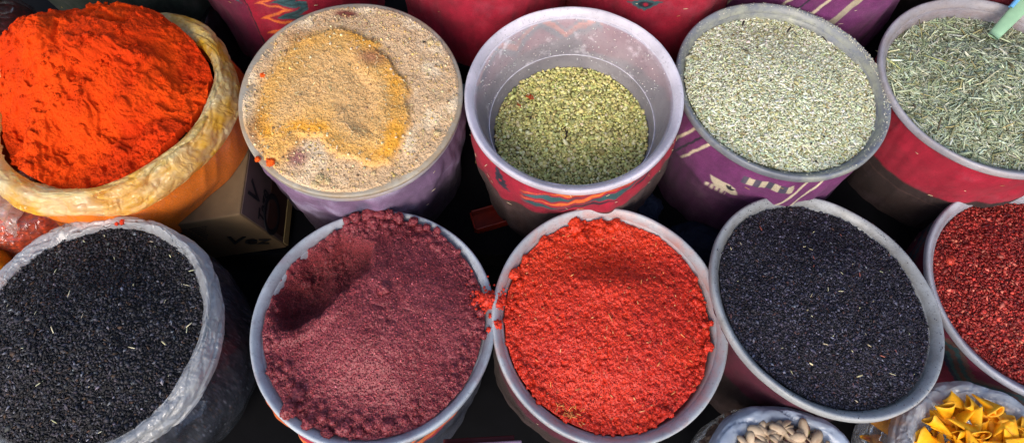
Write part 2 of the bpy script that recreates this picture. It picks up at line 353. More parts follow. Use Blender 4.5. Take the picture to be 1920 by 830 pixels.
# ------------------------------------------------------------------ tubs
RTOP, RSL = .147, .19          # inner wall radius and taper
def wall_r(d): return RTOP-RSL*d
def frame(nrm):
    n = Vector((nrm[0], nrm[1], 1)).normalized(); return Vector((0, 0, 1)).rotation_difference(n)
def tub(key, name, label, cen, nrm, kind, tint, dust, amt, clear=.3, H=.25, cloth_off=(0, 0), group='cloth-wrapped plastic spice tubs', R=.16, puff=.006, shade=1., lint=30, cs=.03):
    k = R/.16; cw = W(cen)
    t = thing(name, label, 'tub', cw, 0, group); q = frame(nrm); t.rotation_mode = 'QUATERNION'; t.rotation_quaternion = q
    bm = bucket_mat(key+' tub plastic', tint, dust, amt, clear, random.random()*9)
    # body with inner and outer skin; ledge ring inside
    inner = [(.1478, -.012)]+[(wall_r(d), -d) for d in np.linspace(.014, .086, 8)]+[(wall_r(.088)-.0012, -.0885)]+[(wall_r(d)-.001, -d) for d in np.linspace(.0915, H, 12)]+[(.02, -H-.001)]
    outer = [(.02, -H-.004)]+[(wall_r(d)+.0035, -d) for d in np.linspace(H, .014, 14)]+[(.1510, -.008)]
    V, F = lathe(np.array(inner)*[k, 1], 144); V[:, :2] *= (1+.004*vnoise(np.arctan2(V[:, 1], V[:, 0])*2, V[:, 2]*8, 0, 3))[:, None]
    mk('bucket', V, F, bm, t)
    lip = [(.1462, -.016), (.1472, -.0115), (.1492, -.0072), (.1522, -.0036), (.1548, -.0012), (.1568, 0), (.1586, -.0006), (.1598, -.0026), (.1600, -.0055), (.1600, -.0105), (.1592, -.0130), (.1570, -.0138), (.1530, -.0135), (.1500, -.0145), (.1462, -.016)]
    V, F = lathe(np.array(lip)*[k, 1], 220); th = np.arctan2(V[:, 1], V[:, 0])
    V[:, 2] += .0012*np.sin(2*th+cen[0]*20)+.0007*vnoise(th*4, 0, 0, 5); V[:, :2] *= (1+.004*np.sin(2*th+cen[1]*30)+.0015*vnoise(th*5, 0, 0, 9))[:, None]
    mk('rim', V, F, bucket_mat(key+' rim plastic', tuple(np.array(tint)*1.0), dust, amt*1.2, clear*.4, random.random()*9), t)
    if key == 'coriander':
        a_ = np.linspace(0, 2*PI, 9); rl = wall_r(.088)-.0012
        V, F = lathe([(rl+.0008*math.cos(u), -.0885+.0008*math.sin(u)) for u in -a_], 144); mk('ledge', V, F, plain('worn plastic ledge', (.55, .54, .6), .5, .3, 60, .35, .1), t)
    # cloth sleeve
    M, Rn = 640, 150; th = np.linspace(0, 2*PI, M, endpoint=False); dd = np.linspace(.0145, H+.004, Rn)
    T, D = np.meshgrid(th, dd); th0 = math.atan2(-cen[1], -cen[0])
    s = ((T-th0+PI) % (2*PI)-PI)*.15; sn = np.cos(T)*3, np.sin(T)*3
    wr = fbm(sn[0], sn[1], D*9, 3, int(abs(cen[0])*999) % 97)
    fold = fbm(sn[0]*3, sn[1]*3, D*3, 2, 12)
    r = (.1525-cs*D+puff*(.55+wr)*ss(.0, .05, D-.0145)+.0022*fold*ss(0, .04, D))*k
    X = r*np.cos(T)+cloth_off[0]*ss(.01, .05, D); Y = r*np.sin(T)+cloth_off[1]*ss(.01, .05, D)
    Vo = np.stack([X, Y, -D], -1).reshape(-1, 3); Fo = ringgrid(Rn, M)[:, ::-1]
    col = kilim(s.ravel(), D.ravel()-.0145, kind)*shade
    cl = mk('cloth_cover', Vo, Fo, CLOTH, t, col)
    so = cl.modifiers.new('thick', 'SOLIDIFY'); so.thickness = .0012; so.offset = 1
    if lint:
        i = rng.choice(len(Vo)//2, lint); P = Vo[i]+np.stack([np.cos(T.ravel()[i]), np.sin(T.ravel()[i]), 0*i], 1)*.0022
        nrm_ = np.stack([np.cos(T.ravel()[i]), np.sin(T.ravel()[i]), 0*i+.1], 1)
        S = np.stack([rng.uniform(.0012, .005, lint), np.full(lint, .0005), np.full(lint, .0004)], 1)
        v, f, c = scatter(ROD, P, rotmats(lint, nrm_, .2), S, palette(lint, [sr(215, 200, 160), sr(190, 150, 90)], [3, 1]))
        tag(mk('lint', v, f, GRAIN, t, c), None, None, kind='stuff')
    return t, q
def place(o, cen, q):
    o.location = W(cen); o.rotation_mode = 'QUATERNION'; o.rotation_quaternion = q; return o

# ------------------------------------------------------------------ heaps
def heap_surface(hf, R, N=300, skirt=.05, out=None):
    """height field over a disc (local metres), plus a skirt going down inside the vessel"""
    g = np.linspace(-1, 1, N); U, Vv = np.meshgrid(g, g)
    x = U*np.sqrt(1-Vv*Vv/2)*R; y = Vv*np.sqrt(1-U*U/2)*R
    if out is not None:
        th = np.arctan2(y, x); k = out(th); x, y = x*k, y*k
    z = hf(x, y); i = np.arange(N-1)[:, None]*N+np.arange(N-1)[None]
    F = np.stack([i, i+1, i+N+1, i+N], -1).reshape(-1, 4)
    V = np.stack([x, y, z], -1).reshape(-1, 3)
    b = np.concatenate([np.arange(N), np.arange(1, N)*N+N-1, (N-1)*N+np.arange(N-2, -1, -1), np.arange(N-2, 0, -1)*N])
    rings = [b]; Vs = [V]; n = len(V); Fs = [F]
    for k in range(1, 9):
        v = V[b].copy(); v[:, :2] *= (1-.19*skirt*k/8/R); v[:, 2] -= skirt*k/8; Vs.append(v); rings.append(np.arange(n, n+len(b))); n += len(b)
    for a, c in zip(rings[:-1], rings[1:]):
        a2, c2 = np.roll(a, -1), np.roll(c, -1); Fs.append(np.stack([a, c, c2, a2], -1))
    return np.concatenate(Vs), np.concatenate(Fs)
def nrm_of(hf, x, y, e=.0015):
    gx = (hf(x+e, y)-hf(x-e, y))/(2*e); gy = (hf(x, y+e)-hf(x, y-e))/(2*e)
    n = np.stack([-gx, -gy, np.ones_like(gx)], 1); return n/np.linalg.norm(n, axis=1)[:, None]
def lumps(spec, colf, sub=None, seed=0, rough=.42, grit=True):
    """spec: list of x,y,z,r"""
    out = []
    for j, (x, y, z, r) in enumerate(spec):
        v, f = (I3 if r > .006 else I2); s = seed+j*3.7
        d = .9+rough*1.3*fbm(v[:, 0]*1.6+s, v[:, 1]*1.6, v[:, 2]*1.6, 4, 21, .65)+.12*vnoise(v[:, 0]*7+s, v[:, 1]*7, v[:, 2]*7, 8)
        V = v*d[:, None]*r*[1, 1, .8]+[x, y, z]; out.append((V, [f], colf(V)))
        n = int(min(260, 14*(r/.0011)**1.7*.6)) if grit else 0
        if n:
            i = rng.integers(len(v), size=n); P = V[i]; out.append(scatter(OCT, P, rotmats(n, v[i], 1.), rng.uniform(.0004, .0013, (n, 3))*min(1, .5+r/.008), colf(P)*palette(n, [[1, 1, 1], [1.5, 1.5, 1.5], [.5, .5, .5]], [5, 2, 2], .15)))
    return out
def crumb(x, y, a, sc, seed=0, o=4):
    """clumpy granular relief"""
    f1, f2, idr = cell(x*sc+.3*vnoise(x*sc, y*sc, 0, 2), y*sc, seed); return a*(np.sqrt(np.clip(1-f1*f1*1.3, 0, 1))*(.5+idr))
def local(cen, q, px, py, dz=0.):
    """photo pixel -> local x,y on the plane dz above the rim plane"""
    n = np.array(q @ Vector((0, 0, 1))); p0 = W(cen)+n*dz; d = ray(px, py); p = CAM+d*((p0-CAM)@n)/(d@n)
    v = q.inverted() @ Vector(p-W(cen)); return v.x, v.y

# fitted rim centres (camera-relative) and tilts of the tubs
TUB = {'A': ((-.232, .547, -.831), (.055, -.068)), 'B': ((.089, .553, -.831), (-.047, -.011)), 'C': ((.406, .579, -.848), (.032, .018)),
       'D': ((.715, .579, -.838), (-.04, .005)), 'E': ((-.182, .243, -.909), (.052, .052)), 'F': ((.133, .248, -.923), (.059, -.051)),
       'G': ((.428, .276, -.917), (.121, .097)), 'H': ((.766, .301, -.968), (-.005, -.034))}
BL = (.54, .59, .64); GR = (.42, .45, .48)

# --- A: lidded tub strewn with yellow and tan ground spice
cen, nr = TUB['A']
t, q = tub('mixed', 'spice_tub', 'violet-smeared tub with a flat top covered in yellow and tan spice', cen, nr, 'turmeric', (.62, .58, .62), tuple(sr(190, 160, 120)), .5, .15, puff=.012, lint=8)
V, F = lathe([(.001, .003), (.08, .003), (.145, .0015), (.1555, .0025), (.158, .001), (.1585, -.004), (.157, -.005), (.1, -.004), (.001, -.004)], 200)
V[:, :2] *= 1.012; V[:, 2] += .002
mk('lid', V, F, bucket_mat('tub lid plastic', tuple(sr(190, 182, 165)), tuple(sr(170, 140, 100)), .6, .0, 2.2), t)
def yellow_edge(x, y):
    """positive inside the yellow patch (local metres)"""
    pts = np.array([local(cen, q, *p) for p in [(480, 240), (500, 160), (560, 85), (640, 62), (700, 85), (760, 160), (768, 230), (735, 310), (700, 318), (640, 300), (600, 262), (560, 262), (530, 300), (500, 300)]])
    ins = np.zeros(x.shape, bool); dm = np.full(x.shape, 9.); n = len(pts)
    for i in range(n):
        (x0, y0), (x1, y1) = pts[i], pts[(i+1) % n]
        ins ^= ((y0 > y) != (y1 > y)) & (x < (x1-x0)*(y-y0)/(y1-y0+1e-12)+x0)
        tt = np.clip(((x-x0)*(x1-x0)+(y-y0)*(y1-y0))/((x1-x0)**2+(y1-y0)**2), 0, 1)
        dm = np.minimum(dm, np.hypot(x-x0-tt*(x1-x0), y-y0-tt*(y1-y0)))
    return np.where(ins, dm, -dm)
A_u = np.array(local(cen, q, 700, 240))
def hA(x, y):
    r = np.hypot(x, y); w = .006*fbm(x*60, y*60, 0, 3, 4); e = yellow_edge(x+w, y+w*.7)
    h = .004+.007*ss(.155, .09, r)+.004*fbm(x*16, y*16, 0, 3, 2)+.0012*fbm(x*160, y*160, 0, 3, 9)+.001*fbm(x*420, y*420, 0, 2, 19)
    h = h+.006*ss(-.002, .004, e)+.004*ss(.0, .05, e)-.010*ss(.03, .055, e)*ss(-.02, .04, x-A_u[0]+.05)
    return h*ss(.158, .150, r)+.0015
V, F = heap_surface(hA, .157, 340, .004)
def colA(x, y):
    e = yellow_edge(x+.006*fbm(x*60, y*60, 0, 3, 4), y+.004*fbm(x*60, y*60, 0, 3, 4)); n = fbm(x*25, y*25, 0, 4, 6)
    c = np.tile(sr(206, 174, 136), (len(x), 1)); c = lay(c, ss(-.1, .5, n), sr(222, 200, 168))
    ring = ss(-.012, .006, e)*(1-ss(.012, .03, e)); c = lay(c, ss(-.006-.02*ss(.0, -.08, x), .008, e), sr(214, 168, 100))
    ring = ring*np.clip(.25+.75*ss(-.01, .05, x+.3*y-.01)+ss(.1, .4, fbm(x*18, y*18, 0, 2, 77))*.8, 0, 1); c = lay(c, np.clip(ring*(.8+n), 0, 1), sr(224, 162, 62)); c = lay(c, ss(.015, .05, e+.012*n)*.75*(.6+.4*ss(-.3, .3, n)), sr(212, 172, 120))
    px, py = local(cen, q, 700, 120); c = lay(c, soft(np.hypot((x-px)/1.6, y-py)-.012, .012)*.75, sr(140, 88, 78))
    px, py = local(cen, q, 560, 300); c = lay(c, soft(np.hypot((x-px), y-py)-.012, .01)*.8, sr(150, 88, 92))
    px, py = local(cen, q, 650, 30); c = lay(c, soft(np.hypot((x-px)/2.5, y-py)-.007, .004)*.9, sr(120, 50, 48))
    px, py = local(cen, q, 560, 70); c = lay(c, soft(np.hypot((x-px)/1.2, y-py)-.014, .016)*.7, sr(166, 110, 48))
    px, py = local(cen, q, 480, 250); c = lay(c, soft(np.hypot((x-px), (y-py)/2)-.012, .012)*.6, sr(110, 74, 66))
    return c
parts = [(V, [F], colA(V[:, 0], V[:, 1]))]
P2 = jitdisc(.154, .0028); z = hA(P2[:, 0], P2[:, 1]); n = len(P2); S = rng.uniform(.0005, .0015, (n, 3))*[1.3, 1, .8]
parts.append(scatter(OCT, np.c_[P2, z+.0003], rotmats(n, tilt=1), S, colA(P2[:, 0], P2[:, 1])*np.exp(.10*rng.normal(size=(n, 1)))))
P2 = jitdisc(.152, .007); P2 = P2[(yellow_edge(P2[:, 0], P2[:, 1]) < .01) | (rng.random(len(P2)) < .2)]; P2 = P2[rng.random(len(P2)) < .45]; n = len(P2)
parts.append(scatter(I1, np.c_[P2, hA(P2[:, 0], P2[:, 1])+.001], rotmats(n), np.repeat(rng.uniform(.0009, .0024, (n, 1)), 3, 1), palette(n, [sr(212, 190, 150), sr(190, 160, 110), sr(215, 180, 110), sr(150, 120, 90)], [4, 3, 2, 1])))
n = 900; a = rng.uniform(0, 2*PI, n); r = .15*np.sqrt(rng.random(n)); P2 = np.c_[r*np.cos(a), r*np.sin(a)]
parts.append(scatter(ROD, np.c_[P2, hA(P2[:, 0], P2[:, 1])+.0012], rotmats(n, tilt=.3), np.c_[rng.uniform(.0015, .004, n), np.full((n, 2), .0004)], palette(n, [sr(225, 200, 150), sr(150, 120, 80)], [3, 1])))
sp = [(*local(cen, q, px, py, .008), .008, r) for px, py, r in [(637, 75, .006), (808, 80, .006), (822, 82, .004), (780, 165, .003), (600, 335, .007), (614, 340, .005), (590, 345, .005), (820, 250, .005), (700, 325, .003)]]
sp2 = [(*local(cen, q, px, py, .008), .006, r) for px, py, r in [(506, 303, .006), (483, 297, .004), (492, 140, .004)]]
parts += lumps(sp, lambda v: sr(205, 180, 135)*np.ones((len(v), 3))); parts += lumps(sp2, lambda v: sr(235, 95, 30)*np.ones((len(v), 3)))
parts += lumps([(*local(cen, q, px, py, .008), .008, .0028) for px, py in [(795, 80), (488, 218), (735, 198), (742, 202), (545, 272)]], lambda v: sr(50, 44, 44)*np.ones((len(v), 3)))
o = mk('ground_spice', *merge(parts)[:2], POW, None, merge(parts)[2]); place(o, cen, q)
tag(o, 'mixed yellow and tan ground spice spread over a flat tub lid', 'spice', None, 'stuff')

# --- generic heap builder
def grains(hf, R, sp, base, size, pal, wts, tilt=.6, layers=1, dz=.3, var=.18, keep=1., out=None):
    parts = []
    for L in range(layers):
        P2 = jitdisc(R, sp)
        if out is not None: P2 = P2*out(np.arctan2(P2[:, 1], P2[:, 0]))[:, None]
        if keep < 1: P2 = P2[rng.random(len(P2)) < keep]
        n = len(P2); S = np.array(size)*np.exp(.26*rng.normal(size=(n, 3)))*np.exp(.22*rng.normal(size=(n, 1))); z = hf(P2[:, 0], P2[:, 1])+S[:, 2]*dz+L*S[:, 2]*.9
        parts.append(scatter(base, np.c_[P2, z], rotmats(n, nrm_of(hf, P2[:, 0], P2[:, 1]), tilt), S, palette(n, pal, wts, var)))
    return parts
def finish(parts, name, mat, label, cat, cen, q, smooth=True):
    V, F, c = merge(parts); o = mk(name, V, F, mat, None, c, smooth); place(o, cen, q); return tag(o, label, cat, None, 'stuff')

# --- B: coriander low in the tub
cen, nr = TUB['B']
t, q = tub('coriander', 'spice_tub', 'tub wrapped in red zigzag kilim, the one filled only halfway with round green seeds', cen, nr, 'coriander', (.90, .86, .93), (.78, .8, .82), .10, .55, puff=.009, lint=60)
BD = .118
def hB(x, y): return -BD+.012*ss(.13, .02, np.hypot(x-.005, y+.01))+.004*fbm(x*14, y*14, 0, 2, 4)
rB = wall_r(BD)-.002
V, F = heap_surface(hB, rB, 120, .03); parts = [(V, [F], np.tile(sr(120, 118, 66), (len(V), 1)))]
parts += grains(hB, rB, .0040, I1, (.0022, .0020, .0019), [sr(226, 220, 146), sr(208, 202, 126), sr(184, 182, 116), sr(236, 230, 176), sr(146, 136, 84)], [5, 5, 3, 2, 1], 1., 2, .35, .14)
parts += grains(hB, rB*.98, .02, ROD, (.003, .0006, .0005), [sr(190, 180, 120), sr(90, 80, 60)], [2, 1], .3, 1, 8, .2, .5)
px, py = local(cen, q, 1060, 262, -BD)
parts.append(scatter(ROD, np.array([[px+.002*math.sin(i), py-.006+i*.0042, -BD+.019] for i in range(5)]), rotmats(5, tilt=.1, yaw=np.array([1.2, 1.6, 1.1, 1.9, .8])), np.tile([.0045, .0011, .001], (5, 1)), np.tile(sr(52, 34, 34), (5, 1))))
for (a, b, cl, m_) in ((993, 225, sr(60, 36, 40), 3), (995, 195, sr(170, 70, 30), 9), (975, 210, sr(170, 80, 40), 3), (1158, 287, sr(220, 215, 190), 1)):
    px, py = local(cen, q, a, b, -BD)
    P = np.c_[px+rng.normal(size=m_)*.004, py+rng.normal(size=m_)*.003, np.full(m_, -BD+.019)]
    parts.append(scatter(ROD, P, rotmats(m_, tilt=.2), np.tile([.004, .0012, .0008], (m_, 1)), np.tile(cl, (m_, 1))))
finish(parts, 'coriander_seeds', GRAIN, 'round pale green coriander seeds lying deep in a half-empty tub', 'seeds', cen, q)
n = 260; a = rng.uniform(.2, PI-.2, n); d = rng.uniform(.012, .10, n); P = np.c_[(wall_r(d)-.0012)*np.cos(a), (wall_r(d)-.0012)*np.sin(a), -d]
v, f, c = scatter(OCT, P, rotmats(n, tilt=1), rng.uniform(.0004, .0013, (n, 3)), palette(n, [sr(230, 230, 225)], [1]))
tag(mk('clinging_husks', v, f, GRAIN, t, c), None, None, kind='stuff')

# --- C: pale flat seeds
cen, nr = TUB['C']
t, q = tub('fennel', 'spice_tub', 'tub in purple cloth with cream stripes and comb motif, brimming with pale seeds', cen, nr, 'fennel', (.27, .29, .33), tuple(sr(200, 200, 170)), .35, .15, puff=.008, lint=10)
def hC(x, y):
    r = np.hypot(x, y); return -.016+.017*ss(.15, .03, np.hypot(x+.02, y+.01))+.004*fbm(x*12, y*12, 0, 3, 6)-.006*ss(.06, .14, y+.3*x)
rC = .1435
V, F = heap_surface(hC, rC, 140, .03); parts = [(V, [F], np.tile(sr(120, 120, 84), (len(V), 1)))]
parts += grains(hC, rC, .0030, SPIN, (.0027, .0011, .0008), [sr(212, 214, 184), sr(194, 196, 160), sr(226, 226, 204), sr(186, 182, 134), sr(166, 156, 112)], [5, 4, 4, 2, 1], .55, 2, .6, .14)
parts += grains(hC, rC, .028, OCT, (.0022, .0014, .001), [sr(60, 54, 50), sr(120, 96, 60)], [2, 1], .5, 1, 2.5, .2, .5)
for a, b in ((1393, 45), (1397, 96), (1545, 75), (1478, 58), (1490, 65)):
    px, py = local(cen, q, a, b); parts.append(scatter(ROD, np.array([[px, py, .002]]), rotmats(1, tilt=.2), np.array([[.006, .0018, .001]]), np.array([sr(58, 50, 46)])))
# husks stuck on the rim
n = 420; a = rng.normal(.35, .5, n); r = rng.uniform(.148, .158, n)
parts.append(scatter(OCT, np.c_[r*np.cos(a), r*np.sin(a), np.full(n, .0012)], rotmats(n), rng.uniform(.0004, .0012, (n, 3)), palette(n, [sr(215, 212, 190)], [1])))
n = 300; a = rng.uniform(0, 2*PI, n); r = rng.uniform(.148, .158, n)
parts.append(scatter(OCT, np.c_[r*np.cos(a), r*np.sin(a), np.full(n, .0012)], rotmats(n), rng.uniform(.0003, .0010, (n, 3)), palette(n, [sr(215, 212, 190)], [1])))
finish(parts, 'fennel_seeds', GRAIN, 'flat pale greenish-white seeds filling the tub with the dark grey rim', 'seeds', cen, q)

# --- D: cumin slivers with scoop
cen, nr = TUB['D']
t, q = tub('cumin', 'spice_tub', 'tub in plain red cloth with brown foot band holding thin green seeds and a scoop', cen, nr, 'cumin', (.52, .50, .54), tuple(sr(150, 130, 120)), .35, .25, puff=.006, lint=26, cs=.09)
def hD(x, y): return -.022+.026*ss(.15, .02, np.hypot(x-.03, y+.03))+.005*fbm(x*12, y*12, 0, 3, 16)-.010*ss(.03, .13, y)
V, F = heap_surface(hD, .143, 140, .03); parts = [(V, [F], np.tile(sr(86, 92, 60), (len(V), 1)))]
parts += grains(hD, .143, .0042, ROD, (.0058, .0009, .0008), [sr(172, 180, 152), sr(150, 158, 126), sr(198, 204, 178), sr(136, 138, 102), sr(112, 108, 78)], [5, 5, 3, 2, 1], .35, 3, .8, .15)
parts += grains(hD, .14, .012, ROD, (.011, .0007, .0006), [sr(205, 208, 170), sr(190, 180, 120)], [3, 1], .25, 1, 5, .15, .8)
finish(parts, 'cumin_seeds', GRAIN, 'thin greenish cumin slivers with a green scoop stuck in them', 'seeds', cen, q)

# --- E: purple sumac with a dug pit
cen, nr = TUB['E']
t, q = tub('sumac', 'spice_tub', 'tub heaped with dark purple-red sumac, orange band showing on its cloth', cen, nr, 'orange band', BL, tuple(sr(120, 70, 80)), .28, .12, cloth_off=(-.010, .002), puff=.008, lint=10)
pit = [local(cen, q, px, py, .015) for px, py in [(497, 575), (512, 510), (560, 455), (640, 425), (705, 450), (700, 505), (655, 545), (600, 590), (545, 612), (510, 605)]]
def poly_d(x, y, pts):
    ins = np.zeros(x.shape, bool); dm = np.full(x.shape, 9.); n = len(pts)
    for i in range(n):
        (x0, y0), (x1, y1) = pts[i], pts[(i+1) % n]
        ins ^= ((y0 > y) != (y1 > y)) & (x < (x1-x0)*(y-y0)/(y1-y0+1e-12)+x0)
        tt = np.clip(((x-x0)*(x1-x0)+(y-y0)*(y1-y0))/((x1-x0)**2+(y1-y0)**2), 0, 1)
        dm = np.minimum(dm, np.hypot(x-x0-tt*(x1-x0), y-y0-tt*(y1-y0)))
    return np.where(ins, dm, -dm)
def hE(x, y):
    r = np.hypot(x, y); w = .005*fbm(x*50, y*50, 0, 3, 14)
    h = -.014+.040*ss(.150, .03, np.hypot(x-.015, y-.01))+.010*ss(.05, .15, y)*ss(-.11, -.03, x)
    h = h+.004*fbm(x*22, y*22, 0, 4, 33)
    e = poly_d(x+w, y-w, pit)
    # steep wall on the buyer's side, long slope at the back
    h = h+.0065*fbm(x*60, y*60, 0, 5, 88, .65)*ss(0, .02, e)-.036*ss(-.001, .016, e)*(1+.25*fbm(x*30, y*30, 0, 3, 77))-.018*ss(.010, .036, e)+.006*np.exp(-(e+.007)**2/.00006)*ss(.08, -.05, y)
    edge = ss(.105, .145, r)
    h = h+(crumb(x, y, .0030, 95, 3)+.004*fbm(x*90, y*90, 0, 4, 34, .65))*(.10+.9*np.clip(edge*1.2+ss(.3, .8, fbm(x*14, y*14, 0, 2, 51)), 0, 1))
    h = h+crumb(x, y, .0007, 330, 5)+.0022*fbm(x*130, y*130, 0, 5, 7, .7)
    return h
def out_E(th): return 1+.018*fbm(np.cos(th)*5, np.sin(th)*5, 0, 4, 3)
V, F = heap_surface(hE, .1455, 420, .04, out_E)
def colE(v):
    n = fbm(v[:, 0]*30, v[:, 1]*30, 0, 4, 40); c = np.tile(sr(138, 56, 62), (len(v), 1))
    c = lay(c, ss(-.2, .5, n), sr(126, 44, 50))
    e = poly_d(v[:, 0], v[:, 1], pit); return lay(c, ss(-.004, .016, e)*.5, sr(104, 30, 32))  # pit tinted darker red: the shade of its depth painted into the colour
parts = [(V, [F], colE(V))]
P2 = jitdisc(.143, .0019); n = len(P2); z = hE(P2[:, 0], P2[:, 1])
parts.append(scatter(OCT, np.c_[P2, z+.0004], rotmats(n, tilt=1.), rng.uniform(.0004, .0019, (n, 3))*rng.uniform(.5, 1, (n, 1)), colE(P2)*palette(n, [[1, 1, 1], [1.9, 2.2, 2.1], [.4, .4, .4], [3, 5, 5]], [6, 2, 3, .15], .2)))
P2 = jitdisc(.143, .0011); P2 = P2[poly_d(P2[:, 0], P2[:, 1], pit) > -.004]; n = len(P2)
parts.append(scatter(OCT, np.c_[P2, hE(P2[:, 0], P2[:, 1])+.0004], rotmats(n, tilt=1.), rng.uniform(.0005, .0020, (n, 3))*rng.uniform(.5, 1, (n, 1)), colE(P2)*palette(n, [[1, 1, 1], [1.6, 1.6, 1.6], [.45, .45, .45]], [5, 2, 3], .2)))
sp = []
for k in range(150):
    a = rng.uniform(0, 2*PI); r = rng.uniform(.118, .147); x, y = r*math.cos(a), r*math.sin(a); w = rng.uniform(.0018, .0062)
    if -2.9 < a-2*PI*(a > PI) < -.9 or a > 1 and a < 2.2 or rng.random() < .35: sp.append((x, y, float(hE(np.array([x]), np.array([y]))[0])+w*.2, w))
for px, py, w in [(665, 402, .008), (690, 398, .010), (712, 400, .009), (730, 402, .007), (748, 408, .008), (775, 415, .007), (800, 425, .006), (820, 432, .005), (650, 412, .006), (700, 415, .010), (560, 505, .007), (725, 555, .008), (555, 735, .009), (540, 770, .010), (575, 790, .008), (640, 800, .009), (725, 795, .008)]:
    x, y = local(cen, q, px, py, .004); rr = min(math.hypot(x, y), .152)/math.hypot(x, y); x, y = x*rr, y*rr
    sp.append((x, y, max(float(hE(np.array([x]), np.array([y]))[0]), .001 if math.hypot(x, y) > .146 else -9)+w*.3, w))
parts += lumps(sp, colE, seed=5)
finish(parts, 'sumac_powder', CRYST, 'dark purple-red sumac powder heaped with a scooped-out pit', 'spice', cen, q)

# --- F: red paprika
cen, nr = TUB['F']
t, q = tub('paprika', 'spice_tub', 'tub heaped with bright red-orange ground chilli, rim dusted orange on one side', cen, nr, 'dark red', (.54, .57, .60), tuple(sr(200, 110, 80)), .30, .12, puff=.006, lint=6)
def hF(x, y):
    r = np.hypot(x, y)
    h = -.016+.026*ss(.150, .03, np.hypot(x-.004, y+.004))-.011*np.exp(-(((x-.02)/.05)**2+((y-.085)/.035)**2))+.006*np.exp(-(((x+.0)/.09)**2+((y-.045)/.02)**2))
    h = h+.0035*fbm(x*20, y*20, 0, 4, 83)-.0028*np.clip(fbm(x*150, y*150, 0, 3, 19)-.15, 0, 1)*2+.0028*fbm(x*170, y*170, 0, 4, 17, .7)
    return h+crumb(x, y, .0035, 110, 7)*ss(.115, .143, r)
def out_F(th): return 1+.012*fbm(np.cos(th)*6, np.sin(th)*6, 0, 4, 13)-.03*ss(.5, 1, np.cos(th+.35))
V, F = heap_surface(hF, .1425, 420, .04, out_F)
def colF(v):
    n = fbm(v[:, 0]*20, v[:, 1]*20, 0, 4, 45); c = np.tile(sr(206, 48, 20), (len(v), 1))
    c = lay(c, ss(-.1, .5, n), sr(196, 42, 22))
    return lay(c, ss(.03, .12, v[:, 1]-.4*v[:, 0])*.7, sr(214, 56, 12))
parts = [(V, [F], colF(V))]
P2 = jitdisc(.139, .0019); P2 = P2*out_F(np.arctan2(P2[:, 1], P2[:, 0]))[:, None]; n = len(P2)
parts.append(scatter(OCT, np.c_[P2, hF(P2[:, 0], P2[:, 1])+.0004], rotmats(n, tilt=1.), rng.uniform(.0004, .0018, (n, 3))*rng.uniform(.5, 1, (n, 1)), colF(P2)*palette(n, [[1, 1, 1], [1.3, 2.0, 1.8], [.45, .35, .35]], [6, 2, 3], .18)))
parts += grains(hF, .138, .013, ROD, (.0022, .0005, .0004), [sr(240, 170, 110), sr(235, 140, 80)], [1, 1], .4, 1, 5, .2, .35)
sp = []
for k in range(230):
    a = rng.uniform(0, 2*PI); r = rng.uniform(.126, .1435); r *= float(out_F(np.array([a]))[0]); x, y = r*math.cos(a), r*math.sin(a); w = rng.uniform(.0014, .0042)
    sp.append((x, y, float(hF(np.array([x]), np.array([y]))[0])+w*.2, w))
for px, py, w in [(1083, 418, .0125), (1095, 438, .0085), (1072, 424, .006), (1130, 413, .007), (1128, 424, .007), (1143, 418, .004), (1160, 413, .008), (1172, 418, .006), (1150, 420, .006), (965, 508, .008), (975, 526, .006), (988, 478, .005), (962, 562, .004), (1335, 645, .007), (1328, 603, .006), (1310, 560, .005), (1340, 600, .004), (985, 690, .006), (970, 660, .006)]:
    x, y = local(cen, q, px, py, .004); rr = min(math.hypot(x, y), .143)/math.hypot(x, y); x, y = x*rr, y*rr
    sp.append((x, y, float(hF(np.array([x]), np.array([y]))[0])+w*.35, w))
parts += lumps(sp, colF, seed=9, rough=.4)
# husks low at the edge
n = 60; P2 = np.array(local(cen, q, 1060, 775))+rng.normal(size=(n, 2))*[.012, .006]; P2 = P2[np.hypot(*P2.T) < .139]; n = len(P2)
parts.append(scatter(ROD, np.c_[P2, hF(P2[:, 0], P2[:, 1])+.0015], rotmats(n, tilt=.4), np.tile([.0035, .0005, .0004], (n, 1)), palette(n, [sr(225, 150, 80)], [1])))
finish(parts, 'ground_chilli', CRYST, 'coarse bright red-orange ground chilli filling its tub to the rim', 'spice', cen, q)
# spilled crumbs bridging the two rims
cF, qF = cen, q; cE, qE = TUB['E'][0], frame(TUB['E'][1]); sp = []
for px, py, w in [(895, 548, .0035), (905, 556, .006), (915, 562, .0085), (926, 556, .009), (935, 566, .0085), (922, 572, .007), (943, 560, .006), (908, 568, .005), (930, 608, .0075), (921, 592, .004), (916, 618, .004), (928, 636, .003), (897, 560, .004), (888, 568, .003)]:
    p = at(px, py, W(cF)[2]+.004 if px > 915 else W(cE)[2]+.008); sp.append((*p, w*.9))
for k in range(170):
    px, py = 915+rng.normal()*20, 563+rng.normal()*14; p = at(px, py, W(cF)[2]+.006); sp.append((*p, rng.uniform(.0005, .0019)))
V, F, c = merge(lumps(sp, lambda v: colF(v*0), seed=50, rough=.65)); tag(mk('spilled_chilli', V, F, CRYST, None, c), 'orange-red chilli crumbs spilled across two touching rims', 'spice', None, 'stuff')

